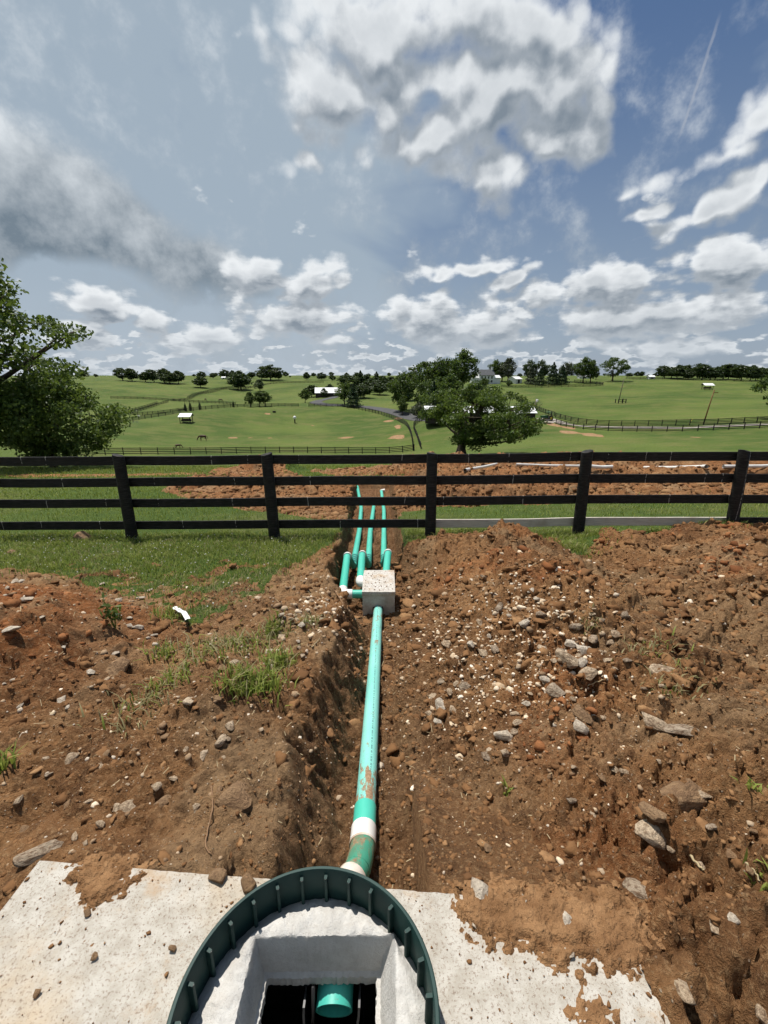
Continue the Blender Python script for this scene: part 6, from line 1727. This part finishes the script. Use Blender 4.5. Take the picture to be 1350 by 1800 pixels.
def lawn():
    rs = np.random.default_rng(5)
    x, y = turf_points(150000, (-7.2, 7.2), (3.0, 7.3), rs)
    P = np.stack([x, y, near_h(x, y)], -1); tall = .055 + .03 * np.clip(fbm(x, y, .8, 3) + .3, 0, 1)
    H = tall * rs.uniform(.5, 1.35, len(x)); dry = rs.uniform(0, 1, len(x)) < .17 + .45 * sstep(5.2, 3.8, y) + .40 * sstep(.15, .5, fbm(x + 40, y, .9, 3)) + .35 * (np.hypot(x + 1.3, y - 4.4) < .6)
    blades(P[~dry], H[~dry], M_BLADE, "lawn_grass", "green lawn grass between the fence and the dug soil", "grass", .75, .0042)
    blades(P[dry], H[dry] * .8, M_BLADE_DRY, "dry_grass", "straw-coloured dead grass among the lawn", "grass", 1.1, .0035, seed=3)
    x, y = turf_points(120000, (-22, 22), (7.0, 26.0), rs)
    k = np.clip(y / 7, 1, 4)
    P = np.stack([x, y, near_h(x, y)], -1)
    blades(P, .075 * rs.uniform(.5, 1.4, len(x)) * k ** .35, M_BLADE, "meadow_grass", "green meadow grass beyond the fence", "grass", .7, .0045 * k, seed=9)
    # clover heads
    x, y = turf_points(750, (-6.5, -.8), (3.4, 6.9), rs)
    P = np.stack([x, y, near_h(x, y) + .065], -1)
    scatter("clover_heads", P, rs.uniform(.004, .009, len(x)), CRUMBS, M_CLOVER, "white clover heads dotted in the lawn", "clover", .9)
lawn()
def tuft(px, py, n, h, spread, label, name="grass_tuft", dry=.15, seed=0, group=None):
    p = hit_near(px, py); rs = np.random.default_rng(seed + int(px))
    q = rs.normal(size=(n, 2)) * spread
    x, y = p.x + q[:, 0], p.y + q[:, 1]
    P = np.stack([x - p.x, y - p.y, near_h(x, y) - p.z], -1); H = h * rs.uniform(.5, 1.2, n)
    t = tag(empty(name, p), label, "grass", group)
    k = int(n * (1 - dry))
    if k > 0: blades(P[:k], H[:k], M_BLADE, "green_blades", None, None, .9, .0045, root=t, seed=seed)['kind'] = 'stuff'
    if dry > 0: blades(P[k:], H[k:], M_BLADE_DRY, "dry_blades", None, None, 1.2, .004, root=t, seed=seed + 1)['kind'] = 'stuff'
tuft(455, 1205, 230, .105, .075, "largest bright green grass tuft on the bank left of the trench", dry=.1, seed=1)
tuft(415, 1215, 110, .09, .05, "green grass tuft just left of the largest tuft on the bank", dry=.15, seed=2)
tuft(440, 1130, 150, .07, .10, "thin grass patch near the top of the bank by the trench", dry=.5, seed=3)
tuft(380, 1140, 240, .09, .14, "matted half-dry grass patch below the lawn edge", dry=.7, seed=4)
tuft(480, 1110, 120, .10, .06, "small green tuft among rubble at the trench edge", dry=.25, seed=5)
tuft(300, 1195, 120, .075, .08, "olive green tuft between red mound and bank", dry=.35, seed=6)
tuft(290, 1150, 90, .08, .05, "small tuft just below the white strip", dry=.2, seed=7)
tuft(490, 1170, 130, .12, .05, "green tuft right at the left trench edge", dry=.2, seed=8)
tuft(8, 1350, 40, .10, .03, "broad-bladed green tuft at the left picture edge", dry=.0, seed=9)
tuft(300, 1085, 110, .10, .06, "green tuft beside the white strip at the lawn's corner", dry=.2, seed=10)
tuft(1150, 1145, 120, .055, .11, "matted dry grass clump on the grey soil of the right heap", dry=.85, seed=11)
tuft(1190, 1215, 80, .05, .10, "second dry grass clump lower on the right heap", dry=.9, seed=12)
tuft(1035, 1095, 40, .05, .05, "dry straw wisp above the stony cluster", dry=1.0, seed=13)
tuft(545, 1095, 70, .09, .05, "dry yellow tuft in the rubble beside the trench", dry=.8, seed=14)
tuft(1010, 965, 260, .10, .12, "green grass tuft in the notch of the soil near the fence", dry=.15, seed=15)
tuft(250, 1240, 120, .07, .12, "flattened dry grass on the trampled soil left", dry=.8, seed=16)
tuft(1340, 1555, 14, .05, .02, "few green blades at the right picture edge", dry=.0, seed=17)
tuft(1325, 1385, 12, .045, .02, "tiny green sprout in the soil at the far right", dry=.0, seed=18)
tuft(890, 1395, 7, .06, .012, "single thin green sprout on the right slope", dry=.0, seed=19)
def weed():
    p = hit_near(203, 1105); rs = np.random.default_rng(4)
    t = tag(empty("weed_plant", p), "upright dark leafy weed growing on the red mound", "weed")
    mb = MB(); C = []
    for k in range(5):
        a = rs.uniform(0, 6.28); h = rs.uniform(.12, .26); e = Vector((math.cos(a) * .05, math.sin(a) * .05, h)); mb.tube([(0, 0, -.02), e * .5 + Vector((0, 0, .02)), e], [.004, .003, .002], 5)
        for j in range(14): C.append(np.array(e) * rs.uniform(.25, 1) + rs.normal(size=3) * .022)
    mb.build("stem", M_BLADE, t)
    V, F = leaf_quads(np.array(C), np.array([0, 0, .6]), .026, rs, .4); link("leaves", mesh_data("leaves", V, F, M_LEAF_NEAR), t)
weed()

# ================================================================== SMALL THINGS
def white_pipe(label, a, c, r=.055, z=None):
    p, q = hit_near(*a), hit_near(*c)
    p.z += r + .06; q.z += r + .06
    t = tag(empty("drain_pipe", p), label, "pipe", "white perforated drain pipes on the spoil")
    V, F = tube_vf([Vector((0, 0, 0)), (q - p) * .5 + Vector((0, 0, -.02)), q - p], r, 14, False)
    me = mesh_data("pipe", V, F, M_WHITEPVC, True); link("pipe", me, t)
    V, F = tube_vf([(q - p) * .96, (q - p) * 1.002], r * 1.12, 14, False); link("socket", mesh_data("socket", V, F, M_WHITEPVC, True), t)
white_pipe("short white drain pipe slanting across the spoil right of the centre post", (817, 833), (872, 820))
white_pipe("long white drain pipe on the spoil between the two right posts", (907, 821), (1018, 824))
white_pipe("white drain pipe continuing behind the fourth post", (1036, 826), (1075, 828))
white_pipe("white drain pipe half buried in spoil left of the rightmost post", (1132, 826), (1240, 827))
white_pipe("white drain pipe running out at the right edge behind the fence", (1270, 827), (1400, 823))
def strip():
    p = hit_near(308, 1074); q = hit_near(326, 1094)
    u = (q - p); L = u.length; u.normalize(); s = u.cross(Vector((0, 0, 1))).normalized() * .020
    t = tag(empty("plastic_strip", p), "curled white plastic strip lying at the corner of the lawn", "strip")
    V = []; F = []; n = 14
    for i in range(n + 1):
        f = i / n; c = u * (L * 1.25 * f) + Vector((0, 0, .045 + .035 * math.sin(f * 2.8) + .006 * math.sin(f * 21))) + s * .5 * math.sin(f * 6)
        for o in (-1, 0, 1): V.append(c + s * o + Vector((0, 0, -.006 * abs(o))))
    V += [v - Vector((0, 0, .002)) for v in V]; m = 3; k = (n + 1) * m
    for i in range(n):
        for j in range(m - 1):
            a = i * m + j; F.append((a, a + 1, a + m + 1, a + m)); F.append((k + a, k + a + m, k + a + m + 1, k + a + 1))
    link("strip", mesh_data("strip", V, F, M_PAPER, True), t)
    mb = MB(); mb.box((-.001, -.001, 0), (.001, .001, .001)); 
    mid = u * (L * .6); mb = MB(); mb.tube([mid - s * 1.1 + Vector((0, 0, .083)), mid + s * 1.1 + Vector((0, 0, .083))], .002, 6); mb.build("print_line", M_BLACKPLASTIC, t)
strip()
def root_piece(label, pix, r=.004, mat=M_ROOT):
    P = [hit_near(*q) + Vector((0, 0, r * 1.5)) for q in pix]; P = catmull(P, 6)
    P = [p + Vector((0, 0, .004 * math.sin(i * 1.7))) for i, p in enumerate(P)]
    o = [p - P[0] for p in P]; V, F = tube_vf(o, [r * (1 - .6 * i / len(o)) for i in range(len(o))], 6)
    tag(link("root", mesh_data("root", V, F, mat, True), None, P[0]), label, "root", "torn roots and straws")
root_piece("long thin dry root hanging over dark soil left of the trench", [(372, 1385), (374, 1420), (366, 1460), (362, 1490), (372, 1505)], .004)
root_piece("thin root wire sticking out of the trench bank beside the box", [(588, 1040), (600, 1058), (606, 1072), (612, 1082)], .006)
root_piece("pale forked root on the stony heap", [(1020, 1215), (1040, 1205), (1058, 1198), (1068, 1194)], .005, M_STRAW)
root_piece("pale straw lying on the heap above the stones", [(985, 1090), (1000, 1082), (1014, 1072)], .005, M_STRAW)
root_piece("short pale stick on the right slope near the slab", [(1213, 1508), (1228, 1526), (1236, 1534)], .005, M_STRAW)
root_piece("curved root at the right edge of the picture", [(1310, 1520), (1326, 1538), (1334, 1552)], .004, M_STRAW)
root_piece("broken twig standing in the rubble left of the box", [(548, 1140), (556, 1132), (562, 1124)], .005, M_STRAW)
def straw_bits():
    P, S = fanx(*soil_points(800, (-5, 5), (1.2, 6.8), (.010, .03), 2.0)); n = len(P)
    rs = np.random.default_rng(6); a = rs.uniform(0, 6.28, n); d = np.stack([np.cos(a), np.sin(a), rs.uniform(-.1, .5, n)], -1) * S[:, None] * 1.2
    s = np.stack([-np.sin(a), np.cos(a), np.zeros(n)], -1) * .0016; up = np.array([0, 0, .012])
    V = np.stack([P - d - s + up, P - d + s + up, P + d + s + up * 1.4, P + d - s + up * 1.4], 1).reshape(-1, 3)
    tag(link("straw_bits", mesh_data("straw_bits", V, np.arange(n * 4).reshape(n, 4), M_STRAW)), "bits of straw and rootlets strewn on the soil", "straw", None, 'stuff')
straw_bits()
